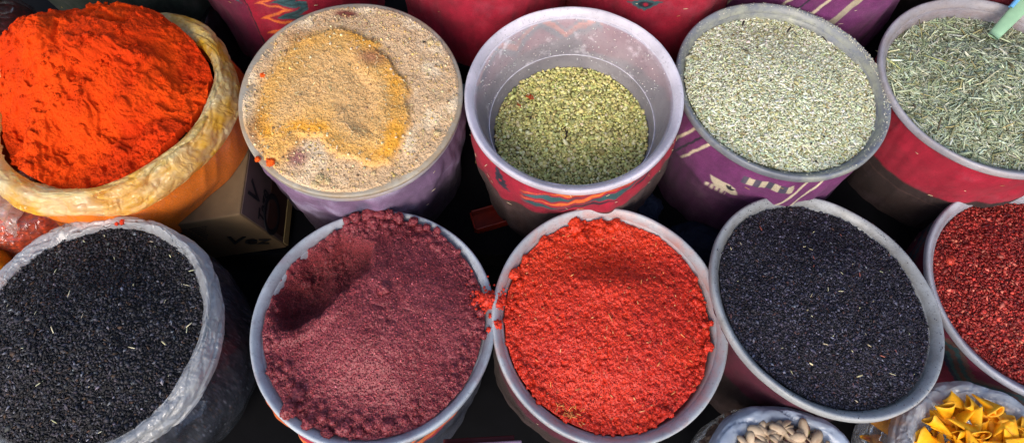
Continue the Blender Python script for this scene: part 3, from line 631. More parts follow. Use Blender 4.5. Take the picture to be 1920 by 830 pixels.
# --- G: black-violet coarse pepper
cen, nr = TUB['G']
t, q = tub('black pepper', 'spice_tub', 'dark red cloth tub full of blackish violet flakes, tilted, with greyish speckled rim', cen, nr, 'dark red', (.47, .49, .50), tuple(sr(105, 98, 84)), .32, .12, cloth_off=(.004, .006), puff=.004, lint=8, cs=.12)
def hG(x, y): return .004*fbm(x*34, y*26, 0, 3, 62)+-.013+.024*ss(.15, .03, np.hypot(x, y+.01))+.004*fbm(x*14, y*14, 0, 3, 61)+.0008*fbm(x*200, y*200, 0, 3, 6)
BP = [sr(56, 52, 64), sr(74, 72, 86), sr(36, 33, 41), sr(112, 110, 126), sr(70, 48, 46), sr(20, 18, 22)]; BW = [6, 2.5, 5, .35, .8, 4]
V, F = heap_surface(hG, .1440, 220, .03); parts = [(V, [F], np.tile(sr(30, 27, 34), (len(V), 1)))]
parts += grains(hG, .1440, .0024, OCT, (.0021, .0012, .0007), BP, BW, .55, 2, .5, .25)
parts += grains(hG, .140, .026, ROD, (.0026, .0006, .0005), [sr(200, 190, 150), sr(150, 80, 70)], [3, 1], .4, 1, 4, .2, .4)
n = 140; a = rng.uniform(0, 2*PI, n); r = rng.uniform(.146, .158, n)
parts.append(scatter(OCT, np.c_[r*np.cos(a), r*np.sin(a), np.full(n, .001)], rotmats(n), rng.uniform(.0004, .0012, (n, 3)), palette(n, BP, BW)))
finish(parts, 'black_pepper_flakes', SEED, 'blackish violet pepper flakes in the tilted tub with the speckled rim', 'spice', cen, q)

# --- H: dark red flakes
cen, nr = TUB['H']
t, q = tub('chilli flakes', 'spice_tub', 'tub of glossy dark red flakes, teal and brown zigzag on its cloth', cen, nr, 'flakes', (.54, .56, .62), tuple(sr(130, 80, 75)), .22, .2, puff=.006, lint=8, cs=.06)
def hH(x, y): return -.020+.026*ss(.15, .03, np.hypot(x, y))+.004*fbm(x*14, y*14, 0, 3, 71)
V, F = heap_surface(hH, .1425, 200, .03); parts = [(V, [F], np.tile(sr(96, 16, 14), (len(V), 1)))]
parts += grains(hH, .1425, .0036, OCT, (.0031, .0022, .0009), [sr(156, 44, 36), sr(178, 62, 50), sr(124, 28, 24), sr(196, 104, 84), sr(98, 22, 20)], [6, 3, 4, 1, 2], .6, 2, .6, .25)
parts += grains(hH, .1425, .0028, OCT, (.0013, .0010, .0006), [sr(150, 30, 24), sr(110, 16, 16), sr(196, 96, 80)], [5, 4, 1], .9, 1, 1.5, .25)
x, y = local(cen, q, 1780, 490); parts += lumps([(x, y, .002, .006), (x+.006, y+.006, .0, .004)], lambda v: np.tile(sr(190, 60, 40), (len(v), 1)))
finish(parts, 'red_pepper_flakes', FLAKE, 'glossy dark red pepper flakes beside the black flakes', 'spice', cen, q)

# --- rear row of cloth tubs (only their fronts are in the photo)
for x, kd, lab, sh in ((-.345, 'rear zig', 'rear tub in dark red cloth with teal and orange zigzag strip', 1.), (-.048, 'rear plain', 'rear tub in faded red cloth behind the two middle tubs, no stripes', 1.05),
                   (.243, 'rear eye', 'rear tub in red cloth with one dark green eye-shaped motif', 1.), (.535, 'rear purple', 'rear tub in purple cloth with slanting cream stripes', 1.), (.835, 'cumin', 'rear tub in dark maroon cloth behind the cumin tub', .4), (-.66, 'green', 'rear tub in dark green cloth behind the orange powder', .8)):
    tub('rear '+kd, 'spice_tub', lab, (x-.05*(kd == 'rear zig'), .868, -.735), (0, 0), kd, (.5, .52, .58), (.5, .45, .4), .2, .2, R=.152, H=.265, puff=.010, shade=sh, lint=36, cs=0.)

# ------------------------------------------------------------------ scoop in the cumin
t = thing('scoop', 'pale green plastic scoop stuck in the cumin seeds', 'scoop', at(1872, 58, W(TUB['D'][0])[2]-.002))
SC = plain('green scoop plastic', (.26, .44, .27), .45, .5, 30, .12, .1); SBL = plain('blue scoop edge plastic', (.12, .35, .62), .35, .5, 30, .1, .1)
L = np.linspace(0, 1, 24); th = np.linspace(0, 2*PI, 20, endpoint=False)
d = np.array([.66, .60, .44]); d /= np.linalg.norm(d); sd = np.cross(d, [0, 0, 1]); sd /= np.linalg.norm(sd); up = np.cross(sd, d)
ctr = np.outer(L*.17-.012, d)+np.outer(-.02*L*L, up)
w = .0085+.003*np.sin(L*3); hgt = .0045+.001*L
V = (ctr[:, None]+(w[:, None]*np.cos(th))[..., None]*sd+(hgt[:, None]*np.sin(th)-0*.001)[..., None]*up).reshape(-1, 3)
mk('handle', V, [ringgrid(24, 20), np.array([[0, 0+k, k+1] for k in range(1, 19)])], SC, t)
V2 = (ctr[:, None]+((w*.30)[:, None]*np.cos(th)-(w*.95)[:, None])[..., None]*sd+(.0035*np.sin(th)+.003)[None, :, None]*up).reshape(-1, 3)[20*7:]
mk('edge_strip', V2, ringgrid(17, 20), SBL, t)
U, Vv = np.meshgrid(np.linspace(-1, 1, 20), np.linspace(0, 1, 20)); bow = .024*(1-U*U)
P = np.outer((-Vv*.05-.012).ravel(), d)+[0, 0, -.016]+np.outer((U*.026*(1-.3*Vv**3)).ravel(), sd)+np.outer((-bow).ravel(), up)
i = np.arange(19)[:, None]*20+np.arange(19)[None]
o = mk('bowl', P, np.stack([i, i+1, i+21, i+20], -1).reshape(-1, 4), SC, t); m = o.modifiers.new('thick', 'SOLIDIFY'); m.thickness = .002

# ------------------------------------------------------------------ plastic bags
def bag(name, label, cen, R, outf, cuff_prof, body, film, cuff_film, M=520, crease=.0035, seed=0, tilt=(0, 0)):
    """cuff_prof: (dr, dz) from the inside over the crest to the hem; body: (r factor, z) below"""
    t = thing(name, label, 'plastic bag', W(cen)); q = frame(tilt); t.rotation_mode = 'QUATERNION'; t.rotation_quaternion = q
    th = np.linspace(0, 2*PI, M, endpoint=False); base = R*outf(th)
    def prof(pr, cr, nsub):
        pr = np.array(pr, float); u = np.linspace(0, len(pr)-1, nsub); k = np.arange(len(pr))
        dr, dz = np.interp(u, k, pr[:, 0]), np.interp(u, k, pr[:, 1])
        ker = np.hanning(7); ker /= ker.sum()
        dr = np.convolve(np.pad(dr, 3, 'edge'), ker, 'valid'); dz = np.convolve(np.pad(dz, 3, 'edge'), ker, 'valid')
        return dr, dz, u
    dr, dz, u = prof(cuff_prof, 1, 34)
    T, U = np.meshgrid(th, u); cx, cy = np.cos(T)*R*22, np.sin(T)*R*22
    sw = .5*vnoise(np.cos(T)*3, np.sin(T)*3, U*.3, seed+9)
    n = vnoise(cx*.5, cy*.5, U*.5, seed+1)
    rg = np.abs(vnoise(cx*.9+U*.5, cy*.9-U*.35, U*.30, seed+2)); rg2 = np.abs(vnoise(cx*2.1-U*.6, cy*2.1+U*.8, U*.6, seed+7))
    disp = crease*(1.5*n+sw-2.6*np.exp(-rg*9)*(.4+.6*np.abs(n)*2)-1.0*np.exp(-rg2*8)+.25*vnoise(cx*5, cy*5, U*2, seed+8)+.8)
    wide = 1+.35*vnoise(np.cos(T)*2.2, np.sin(T)*2.2, 0, seed+5)
    r = base[None]+dr[:, None]*wide+disp*.9; z = dz[:, None]*(.8+.25*wide)+disp*1.0+.004*vnoise(np.cos(T)*3, np.sin(T)*3, 0, seed+6)
    V = np.stack([r*np.cos(T), r*np.sin(T), z], -1).reshape(-1, 3)
    mk('folded_cuff', V, ringgrid(len(u), M)[:, ::-1], cuff_film, t)
    dr, dz, u = prof(body, 1, 60); T, U = np.meshgrid(th, u)
    n = vnoise(np.cos(T)*3, np.sin(T)*3, U*1.2, seed+3); fl = 1-np.abs(vnoise(T*R*40+.8*U, U*.5, 0, seed+4)*2)
    r = base[None]*dr[:, None]*(1+.03*n)+crease*.5*fl; V = np.stack([r*np.cos(T), r*np.sin(T), dz[:, None]*np.ones_like(T)], -1).reshape(-1, 3)
    o = mk('bag_body', V, ringgrid(len(u), M)[:, ::-1], film, t)
    return t, q, V.reshape(len(u), M, 3)
def contents_side(BV, colf, shrink=.0035):
    """the goods pressed against the inside of the bag, from the bag's own shape"""
    v = BV.copy(); R_, M_, _ = v.shape; r = np.hypot(v[..., 0], v[..., 1]); k = (r-shrink)/r; v[..., 0] *= k; v[..., 1] *= k
    V = v.reshape(-1, 3); return V, [ringgrid(R_, M_)[:, ::-1]], colf(V)

# J: bright orange powder
cJ = at(208, 186, .72)-[.008, 0, CAM[2]]
def outJ(th): return 1+.03*np.cos(2*(th-.3))+.02*np.sin(3*th)
film_o = film_mat('clear bag film', (.95, .75, .5), .05, None, rough=.10, crease=.55, sc=20)
cuff_o = film_mat('yellow-stained bag film', tuple(sr(255, 247, 196)), .80, tuple(sr(255, 200, 22)), .9, .08, .6, 34, (.36, .62))
t, q, BV = bag('plastic_bag', 'clear bag of orange powder with a thick yellow-stained rolled cuff', cJ, .153, outJ,
    [(-.012, -.010), (-.007, .000), (0, .004), (.007, .004), (.014, -.001), (.020, -.012), (.023, -.027), (.021, -.038)],
    [(1.0, -.006), (1.05, -.03), (1.11, -.06), (1.14, -.10), (1.12, -.15), (1.02, -.20), (.94, -.245), (.5, -.262), (.02, -.262)], film_o, cuff_o, seed=3, crease=.0032)
def hJ(x, y):
    a = x*.8+y*.6; r = np.hypot(x, y)
    h = -.006+.085*ss(.175, .02, np.hypot(x+.03, y-.055))+.020*ss(.02, .12, -x)*ss(-.02, .1, y)
    wx, wy = x+.006*vnoise(x*40, y*40, 0, 1), y+.006*vnoise(x*40, y*40, 3, 1)
    n = fbm(wx*17, wy*17, 0, 4, 91); st = n*5; tr = (np.floor(st)+ss(.30, .62, st-np.floor(st)))/5
    h = h+.026*tr+.004*n
    chunk = ss(.05, .45, fbm(x*11, y*11, 0, 3, 95))
    h = h+crumb(x, y, .0042, 75, 21)*chunk+crumb(x, y, .0014, 170, 25)*(.1+.9*chunk)+.0034*fbm(x*90, y*90, 0, 4, 97, .6)+.0008*fbm(x*500, y*500, 0, 2, 98)
    # groove across the middle
    g = y-.01-.35*x+.01*vnoise(x*30, 0, 0, 2); h = h-.006*np.exp(-(g/.007)**2)*ss(-.07, -.02, x)*ss(.10, .05, x)+.004*np.exp(-((g-.016)/.009)**2)*ss(-.08, -.02, x)*ss(.1, .05, x)
    return h
def oJ(th): return outJ(th)*(1+.02*fbm(np.cos(th)*4, np.sin(th)*4, 0, 4, 23))
V, F = heap_surface(hJ, .141, 460, .02, oJ)
def colJ(v):
    n = fbm(v[:, 0]*16, v[:, 1]*16, v[:, 2]*16, 4, 46); c = np.tile(sr(216, 66, 3), (len(v), 1)); return lay(c, ss(-.3, .4, n), sr(196, 50, 2))
parts = [(V, [F], colJ(V)), contents_side(BV, lambda v: np.tile(sr(252, 124, 4), (len(v), 1)), .0015)]
P2 = jitdisc(.139, .0022); P2 = P2*oJ(np.arctan2(P2[:, 1], P2[:, 0]))[:, None]; n = len(P2)
parts.append(scatter(OCT, np.c_[P2, hJ(P2[:, 0], P2[:, 1])+.0001], rotmats(n, tilt=1.), rng.uniform(.0003, .0009, (n, 3)), colJ(np.c_[P2, 0*P2[:, 0]])*palette(n, [[1, 1, 1], [.8, .7, .8]], [3, 1], .08)))
sp = []
for k in range(45):
    a = rng.normal(0, 1, 2); x, y = .01+.04*a[0], .02+.35*.04*a[0]+.016*a[1]; w = rng.uniform(.002, .006)
    if math.hypot(x, y) < .14: sp.append((x, y, float(hJ(np.array([x]), np.array([y]))[0])-w*.1, w))
for k in range(60):
    a = rng.uniform(0, 2*PI); r = rng.uniform(.08, .142); x, y = r*math.cos(a), r*math.sin(a); w = rng.uniform(.0015, .0045); sp.append((x, y, float(hJ(np.array([x]), np.array([y]))[0])-w*.2, w))
parts += lumps(sp, colJ, seed=70, rough=.5)
finish(parts, 'orange_powder', POW, 'vivid orange powder mounded high above a yellow-stained plastic bag', 'spice', cJ, q)

# I: black flakes in a clear bag
cI = (-.545, .224, -.893)
film_i = film_mat('clear film over dark flakes', (.35, .42, .55), .10, None, rough=.16, crease=.6, sc=16)
cuff_i = film_mat('white bag film', (.84, .86, .88), .58, None, .25, .10, .5, 34)
def outI(th): return 1+.02*np.cos(2*(th+.6))
t, q, BV = bag('plastic_bag', 'clear bag of black flakes with a whitish folded cuff', cI, .150, outI,
    [(-.012, -.012), (-.008, -.001), (-.002, .004), (.004, .004), (.009, -.001), (.012, -.010), (.013, -.022), (.012, -.030)],
    [(1.0, -.004), (1.03, -.03), (1.08, -.07), (1.10, -.12), (1.08, -.17), (1.0, -.22), (.9, -.262), (.4, -.27), (.02, -.27)], film_i, cuff_i, seed=13, crease=.0026)
def hI(x, y): return .005*fbm(x*30, y*24, 0, 3, 66)+-.006+.044*ss(.16, .02, np.hypot(x+.02, y+.02))+.005*fbm(x*12, y*12, 0, 3, 64)+.0008*fbm(x*200, y*200, 0, 3, 6)
BP2 = [sr(52, 49, 55), sr(72, 70, 76), sr(34, 32, 35), sr(116, 116, 122), sr(72, 54, 42), sr(18, 16, 18)]
V, F = heap_surface(hI, .1430, 220, .02, outI); parts = [(V, [F], np.tile(sr(27, 25, 28), (len(V), 1))), contents_side(BV, lambda v: palette(len(v), BP2, BW, .3)*1.1, .004)]
parts += grains(hI, .1430, .0030, OCT, (.0027, .0016, .0008), BP2, BW, .55, 2, .5, .25, out=outI)
parts += grains(hI, .140, .030, ROD, (.003, .0007, .0005), [sr(200, 195, 160)], [1], .4, 1, 4, .2, .4)
for a, b in ((130, 552), (335, 596), (370, 577), (240, 648), (108, 622), (371, 600)):
    px, py = local(cI, q, a, b, .03); P = np.array([[px, py, float(hI(np.array([px]), np.array([py]))[0])+.004]]); parts.append(scatter(ROD, P, rotmats(1, tilt=.1), np.array([[.0055, .0008, .0007]]), np.array([sr(215, 205, 170)])))
parts += lumps([(*local(cI, q, 232, 418, 0), .004, .004), (*local(cI, q, 222, 421, 0), .004, .003)], lambda v: np.tile(sr(220, 60, 20), (len(v), 1)))
finish(parts, 'black_flakes', SEED, 'coarse black flakes mounded in the whitish folded plastic bag', 'spice', cI, q)

# K, L: tied bags of chilli at the left edge
def tied_bag(label, clabel, cen, ax, colr, seed, neck, n0=None):
    v, f = ico(6); n = 1+.10*fbm(v[:, 0]*1.5, v[:, 1]*1.5, v[:, 2]*1.5+seed, 3, seed); fl = .012*(1-np.abs(2*vnoise(v[:, 0]*6, v[:, 1]*9, v[:, 2]*3, seed)))
    t = thing('tied_bag', label, 'plastic bag', W(cen))
    mk('bag_body', v*np.array(ax)*(n+fl)[:, None], f, film_mat('tied bag film %d' % seed, (.9, .6, .5), .05, None, rough=.10, crease=.9, sc=22), t)
    nv, Tt = [], np.linspace(0, 2*PI, 90, endpoint=False)
    for i, u in enumerate(np.linspace(0, 1, 26)):
        rr = .012+.026*u**1.4+.010*(1-u)**3; cx = np.array([neck[0]*u, neck[1]*u, neck[2]*u])+(np.array(neck)*.25 if n0 is None else n0)
        pl = 1+.28*np.cos(9*Tt+3*vnoise(u*3, 0, 0, seed))*u**.5+.12*vnoise(np.cos(Tt)*4, np.sin(Tt)*4, u*5, seed)
        a = np.array(neck)/np.linalg.norm(neck); s1 = np.cross(a, [0, 0, 1.]); s1 /= np.linalg.norm(s1); s2 = np.cross(s1, a)
        nv.append(cx+rr*pl[:, None]*(np.cos(Tt)[:, None]*s1+np.sin(Tt)[:, None]*s2))
    mk('gathered_neck', np.concatenate(nv), ringgrid(26, 90), film_mat('gathered film %d' % seed, (.85, .74, .68), .6, tuple(sr(235, 150, 90)), .4, .12, .8, 40), t)
    vi = v*np.array(ax)*(n)[:, None]*.965; c = palette(len(vi), [colr, colr*1.6, colr*.5], [3, 1, 1], .2)
    o = mk('chilli_flakes', vi, f, FLAKE, None, c, loc=W(cen)); tag(o, clabel, 'spice', None, 'stuff')
cK = at(40, 405, .60)-[0, 0, CAM[2]]
tied_bag('tied clear bag of dark red chilli flakes squeezed between orange powder and black flakes', 'dark red chilli flakes inside the tied bag below the orange powder', cK, (.095, .075, .085), sr(190, 62, 14), 5, at(-25, 402, .68)-at(58, 340, .665), at(58, 340, .665)-W(cK))
cL = at(-30, 120, .66)-[0, 0, CAM[2]]
tied_bag('tied clear bag of dull red chilli pressed behind the orange powder', 'dull red chilli inside the bag at the top left corner', cL, (.09, .12, .12), sr(120, 30, 28), 8, (.02, .05, .09))
# small yellow bag tip
cM = at(-20, 505, .62)-[0, 0, CAM[2]]
v, f = ico(4); n = 1+.15*fbm(v[:, 0]*2, v[:, 1]*2, v[:, 2]*2, 3, 4)
tag(mk('spice_sack', v*[.03, .03, .05]*n[:, None], f, plain('yellow sacking', tuple(sr(215, 130, 20)), .7, .3, 200, .3, .5), loc=W(cM)), 'small yellow-orange sack peeping out beside the black flakes', 'sack')

# P: pistachios, Y: yellow cones
film_p = film_mat('clear nut bag film', (.7, .68, .66), .16, None, rough=.14, crease=.9, sc=18)
cuff_p = film_mat('bluish white bag film', (.60, .70, .86), .84, None, .0, .2, .25, 26)
cP = (.345, .050, -.955); cY = (.612, .078, -.975)
def outP(th): return 1+.04*np.cos(2*th)
def outY(th): return 1+.05*np.cos(2*th+.3)
CP = [(-.020, -.020), (-.013, -.004), (-.005, .004), (.003, .005), (.008, -.002), (.010, -.014), (.011, -.024), (.010, -.030)]
tP, qP, BP_ = bag('plastic_bag', 'bluish plastic bag of pistachio nuts with a smooth wide cuff', cP, .087, outP, CP,
    [(1.0, -.004), (1.10, -.03), (1.2, -.07), (1.22, -.11), (1.15, -.16), (.9, -.20), (.3, -.205), (.02, -.205)], film_p, cuff_p, M=360, seed=23, crease=.0015)
tY, qY, BY_ = bag('plastic_bag', 'translucent plastic bag full of yellow cone snacks', cY, .092, outY, CP,
    [(1.0, -.004), (1.12, -.03), (1.25, -.07), (1.27, -.11), (1.15, -.15), (.9, -.18), (.3, -.185), (.02, -.185)], film_mat('clear snack bag film', (.75, .7, .7), .22, None, rough=.14, crease=.9, sc=18), film_mat('milky snack bag film', (.62, .70, .80), .62, (.8, .7, .7), .3, .2, .45, 34), M=360, seed=33, crease=.0022)
# pistachio: shell (two halves) + kernel
def half(sx, sy, sz, sgn, gap):
    """half shell of an ellipsoid opened along its long seam at the tip"""
    th = np.linspace(0, PI, 14); ph = np.linspace(0, PI, 18); T, Pp = np.meshgrid(th, ph)
    x = np.cos(Pp)*sx; rr = np.sin(Pp)**.85; y = np.cos(T)*rr*sy; z = np.sin(T)*rr*sz*sgn
    a = sgn*gap; x0 = x+sx; z2 = z+x0*math.sin(a); V = np.stack([x, y, z2], -1).reshape(-1, 3)
    i = np.arange(17)[:, None]*14+np.arange(13)[None]; F = np.stack([i, i+1, i+15, i+14], -1).reshape(-1, 4)
    return V, (F if sgn > 0 else F[:, ::-1])
def make_pistachio(gap):
    t = bpy.data.objects.new('pistachio', None); link(t)
    for sg in (1, -1):
        V, F = half(.0125, .0072, .0068, sg, gap); c = np.tile(sr(190, 166, 136), (len(V), 1))*(1-.25*ss(.5, 1, np.abs(V[:, 0])/.0125))[:, None]
        st = fbm(V[:, 0]*60, V[:, 1]*400, V[:, 2]*400, 3, 5); c = lay(c, ss(.0, .5, st)*.6, sr(150, 112, 84))
        o = mk('shell_half', V, F, SHELL, t, c); m = o.modifiers.new('thick', 'SOLIDIFY'); m.thickness = .0008
    v, f = ico(3); V = v*[.0098, .0052, .0050]+[-.0005, 0, 0]; c = lay(np.tile(sr(120, 70, 74), (len(V), 1)), ss(-.1, .3, fbm(V[:, 0]*300, V[:, 1]*300, V[:, 2]*300, 3, 6)), sr(140, 140, 70))
    mk('kernel', V, f, SHELL, t, c); return t
protos = [make_pistachio(g) for g in (.10, .26, .40)]
def copy_tree(o, col=None):
    r = o.copy(); C.objects.link(r)
    for ch in o.children:
        c = ch.copy(); C.objects.link(c); c.parent = r
    return r
def settle(R, sp, hf, layers, z0, lim):
    pts = []
    for L in range(layers):
        P2 = jitdisc(R-.004, sp)
        for x, y in P2: pts.append((x, y, hf(x, y)+z0+L*sp*.42, L))
    return pts
lab_p = 'beige split-shelled pistachio lying among its like in the bluish bag'
used = [False]*3; cnt = 0
def put(proto_i, loc, rot, protos_, used_):
    o = protos_[proto_i] if not used_[proto_i] else copy_tree(protos_[proto_i]); used_[proto_i] = True
    o.location = loc; o.rotation_mode = 'XYZ'; o.rotation_euler = rot; return o
for x, y, z, L in settle(.075, .0122, lambda x, y: -.011+.013*math.exp(-(x*x+y*y)/.004), 3, 0, 0):
    if y < -.055 and L < 2: continue
    o = put(int(rng.integers(3)), W((cP[0]+x, cP[1]+y, cP[2]+z)), (rng.uniform(-1.6, 1.6), rng.normal()*.35, rng.uniform(0, 2*PI)), protos, used)
    o.scale = (rng.uniform(.74, .92),)*3; tag(o, lab_p, 'pistachio', 'pistachios in the bluish bag')
# nuts pressed against the side of the bag that shows (left and back)
for a in np.arange(1.2, 3.6, .155):
    for k, zz in enumerate((-.035, -.053, -.072, -.092)):
        rr = .087*float(outP(a))*np.interp(-zz, [.004, .03, .07, .11], [1., 1.1, 1.2, 1.22])-.0115
        aa = a+(k % 2)*.08; o = put(int(rng.integers(3)), W((cP[0]+rr*math.cos(aa), cP[1]+rr*math.sin(aa), cP[2]+zz)), (rng.normal()*.5, PI/2+rng.normal()*.6, aa+rng.normal()*.3), protos, used)
        tag(o, lab_p, 'pistachio', 'pistachios in the bluish bag')
# yellow cone snacks: rolled open cone with wall thickness
def make_cone(k):
    th = np.linspace(-.35, 2*PI-.1, 26); L = np.linspace(.04, 1, 12); T, U = np.meshgrid(th, L)
    r = .0115*U**.9*(1+.10*(T/(2*PI)))*(1+.06*np.sin(3*T+k)*U); x = (U-.5)*.036
    fl = .62-.35*abs(math.sin(k*1.7+.4)); V = np.stack([x+.002*np.sin(T*2+k)*U, r*np.cos(T), r*np.sin(T)*fl], -1).reshape(-1, 3)
    i = np.arange(11)[:, None]*26+np.arange(25)[None]; F = np.stack([i, i+1, i+27, i+26], -1).reshape(-1, 4)
    n = fbm(V[:, 0]*90, V[:, 1]*90, V[:, 2]*90, 3, k); c = lay(np.tile(sr(250, 178, 16), (len(V), 1)), ss(-.2, .5, n)*.8, sr(240, 146, 8)); c = lay(c, ss(.85, 1, (V[:, 0]/.036+.5))*.5, sr(250, 190, 60))
    o = mk('cone_snack', V, F, SNACK, None, c); m = o.modifiers.new('thick', 'SOLIDIFY'); m.thickness = .0010; m.offset = 0; return o
cones = [make_cone(k) for k in range(5)]; cu = [False]*5
lab_c = 'crisp orange-yellow rolled cone snack piled in the translucent bag'
def putc(loc, rot):
    k = int(rng.integers(5)); o = cones[k] if not cu[k] else cones[k].copy()
    if cu[k]: C.objects.link(o)
    cu[k] = True; o.location = loc; o.rotation_euler = rot; o.scale = (rng.uniform(.85, 1.05),)*3; tag(o, lab_c, 'snack', 'yellow cone snacks')
for x, y, z, L in settle(.078, .0200, lambda x, y: -.026+.026*math.exp(-(x*x+y*y)/.005), 4, 0, 0):
    putc(W((cY[0]+x, cY[1]+y, cY[2]+z)), (rng.uniform(0, 6.28), rng.normal()*.55, rng.uniform(0, 2*PI)))
for a in np.arange(1.5, 4.2, .26):
    for k, zz in enumerate((-.040, -.065, -.092)):
        rr = .092*float(outY(a))*np.interp(-zz, [.004, .03, .07, .11], [1., 1.12, 1.25, 1.27])-.018
        putc(W((cY[0]+rr*math.cos(a+.1*k), cY[1]+rr*math.sin(a+.1*k), cY[2]+zz)), (rng.uniform(0, 6.28), rng.uniform(-1, 1), a+rng.normal()))

# ------------------------------------------------------------------ cardboard box between the rows
card = plain('brown cardboard', tuple(sr(104, 84, 60)), .8, .2, 60, .12, .15); ink = plain('black marker ink', (.006, .006, .008), .6, .3, 50, .1, 0)
cardr = plain('dark printed cardboard', tuple(sr(88, 72, 66)), .55, .4, 60, .15, .1); brn = plain('brown printed panel', tuple(sr(62, 38, 28)), .5, .4, 60, .3, .1)
c0 = at(449, 402, .615); bt = thing('cardboard_box', 'printed cardboard box wedged between the bags and the tubs', 'box', c0)
BX, BYd, BZ = .16, .17, .145
bt.rotation_euler = (0, math.radians(-12), math.radians(4)); bt.location = Vector(c0)-bt.rotation_euler.to_matrix() @ Vector((0, 0, BZ))
V, F = box(BX, BYd, BZ, (-BX/2, BYd/2, BZ/2)); bevel(mk('carton', V, F, card, bt, smooth=False), .0025)
V, F = box(.001, BYd-.006, BZ-.006, (.0008, BYd/2, BZ/2)); mk('printed_panel', V, F, cardr, bt, smooth=False)
V, F = box(.0008, BYd-.02, .052, (.0018, BYd/2, .046)); mk('picture_panel', V, F, brn, bt, smooth=False)
V, F = box(.0012, BYd-.004, .015, (.0022, BYd/2, .010)); mk('tape_strip', V, F, plain('parcel tape', tuple(sr(176, 150, 96)), .4, .5, 60, .1, .1), bt, smooth=False)
def text(body, size, loc, rot, name='lettering', ext=.0003, mat=ink, shear=0.):
    cu_ = bpy.data.curves.new(name, 'FONT'); cu_.body = body; cu_.size = size; cu_.extrude = ext; cu_.offset = size*.012; cu_.shear = shear
    o = bpy.data.objects.new(name, cu_); link(o); dg = bpy.context.evaluated_depsgraph_get(); me = bpy.data.meshes.new_from_object(o.evaluated_get(dg))
    bpy.data.objects.remove(o); ob = bpy.data.objects.new(name, me); me.materials.clear(); me.materials.append(mat); ob.location = loc; ob.rotation_euler = rot; link(ob, bt); return ob
# right face: local plane x = const, text reads upwards
def on_right(yy, zz, ang, dx=.0024):
    m = Matrix(((0, 0, 1), (1, 0, 0), (0, 1, 0)))  # columns: text x -> +y, text y -> +z, normal -> +x
    r = m @ Matrix.Rotation(ang, 3, 'Z'); return (dx, yy, zz), r.to_euler()
l, r = on_right(.006, BZ-.066, 0); text('Taze', .030, l, r, shear=.3)
l, r = on_right(.026, BZ-.040, math.radians(-12)); text('V', .046, l, r, shear=.2)
V, F = lathe([(.018, .0), (.019, .0006), (.024, .0006), (.025, 0), (.018, 0)], 60)
o = mk('ring_emblem', V*[1, 1.4, 1], F, ink, bt); o.location = (.0026, .034, .062); o.rotation_euler = (0, PI/2, 0)
# front face
text('Vez', .044, (-.078, -.0014, BZ-.092), (PI/2, math.radians(22), 0), shear=.25)
for i in range(7):
    text('net weight  produce  store in a dry place'[:34-2*i], .0062, (-.150, -.0009, BZ-.022-.0072*i), (PI/2, 0, 0), 'small_print', .0001)

# ------------------------------------------------------------------ stand and ground
BLK = plain('black painted board', (.004, .004, .005), .8, .1, 25, .3, .15)
t = thing('display_stand', 'black stepped display stand under the tubs', 'stand', (0, .3, 0))
def board(name, x0, x1, y0, y1, z0, z1, mat=BLK):
    V, F = box(x1-x0, y1-y0, z1-z0, ((x0+x1)/2, (y0+y1)/2-.3, (z0+z1)/2)); return bevel(mk(name, V, F, mat, t, smooth=False), .003)
ZF, ZB, ZR = 1.55-1.178, 1.55-1.092, 1.55-1.003
board('front_shelf', -1.3, 1.5, -.30, .429, ZF-.03, ZF)
board('middle_shelf', -1.3, 1.5, .398, .715, ZB-.055, ZB)
board('rear_shelf', -1.3, 1.5, .718, 1.25, ZR-.055, ZR)
board('riser', -1.3, 1.5, .430, .448, ZF, ZB-.057)
board('riser', -1.3, 1.5, .75, .768, ZB, ZR-.057)
for x in (-1.25, 1.42):
    for y in (-.25, 1.2): board('leg', x, x+.05, y, y+.05, 0, ZF-.031)
V, F = box(12, 12, .02, (0, 1, -.01)); o = mk('ground', V, F, plain('grey paving', (.10, .098, .095), .85, .3, 8, .3, .3), smooth=False); o['kind'] = 'structure'

# odds and ends showing in the gaps
def tray(name, label, cat, p, size, rz, mat, wall=.003, h=.02):
    t_ = thing(name, label, cat, p, rz); sx, sy = size
    V1, F1 = box(sx, sy, wall, (0, 0, wall/2)); mk('base', V1, F1, mat, t_, smooth=False)
    for i, (a, b, c) in enumerate(((sx, wall, (0, sy/2+wall*.55, h/2)), (sx, wall, (0, -sy/2-wall*.55, h/2)), (wall, sy, (sx/2+wall*.55, 0, h/2)), (wall, sy, (-sx/2-wall*.55, 0, h/2)))):
        V1, F1 = box(a, b, h, c); bevel(mk('side', V1, F1, mat, t_, smooth=False), .001)
    return t_
tray('plastic_tray', 'small red-brown tray lying in the dark gap behind the red chilli', 'tray', at(918, 425, ZB+.002)+[0, .012, 0], (.055, .03), .3, plain('rusty red plastic', tuple(sr(120, 30, 12)), .4, .4, 60, .3, .2))
def crumpled(name, label, cat, cen, ax, mat, seed, sub=6, amp=.25, rz=0):
    v, f = ico(sub); f1, f2, _ = cell(v[:, 0]*4+v[:, 2]*2, v[:, 1]*4-v[:, 2]*2, seed); n = 1+amp*fbm(v[:, 0]*2, v[:, 1]*2, v[:, 2]*2, 4, seed)+amp*.3*(f2-f1)
    return tag(mk(name, v*np.array(ax)*n[:, None], f, mat, loc=cen), label, cat)
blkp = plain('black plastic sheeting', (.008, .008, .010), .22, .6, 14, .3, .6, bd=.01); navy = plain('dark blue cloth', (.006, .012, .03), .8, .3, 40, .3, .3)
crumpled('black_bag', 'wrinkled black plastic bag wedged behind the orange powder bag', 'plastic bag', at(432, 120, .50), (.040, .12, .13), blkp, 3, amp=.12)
crumpled('blue_cloth', 'dark blue cloth bundle in the gap between red chilli and black flakes', 'cloth', at(1305, 458, .47), (.055, .035, .03), navy, 5, rz=0)
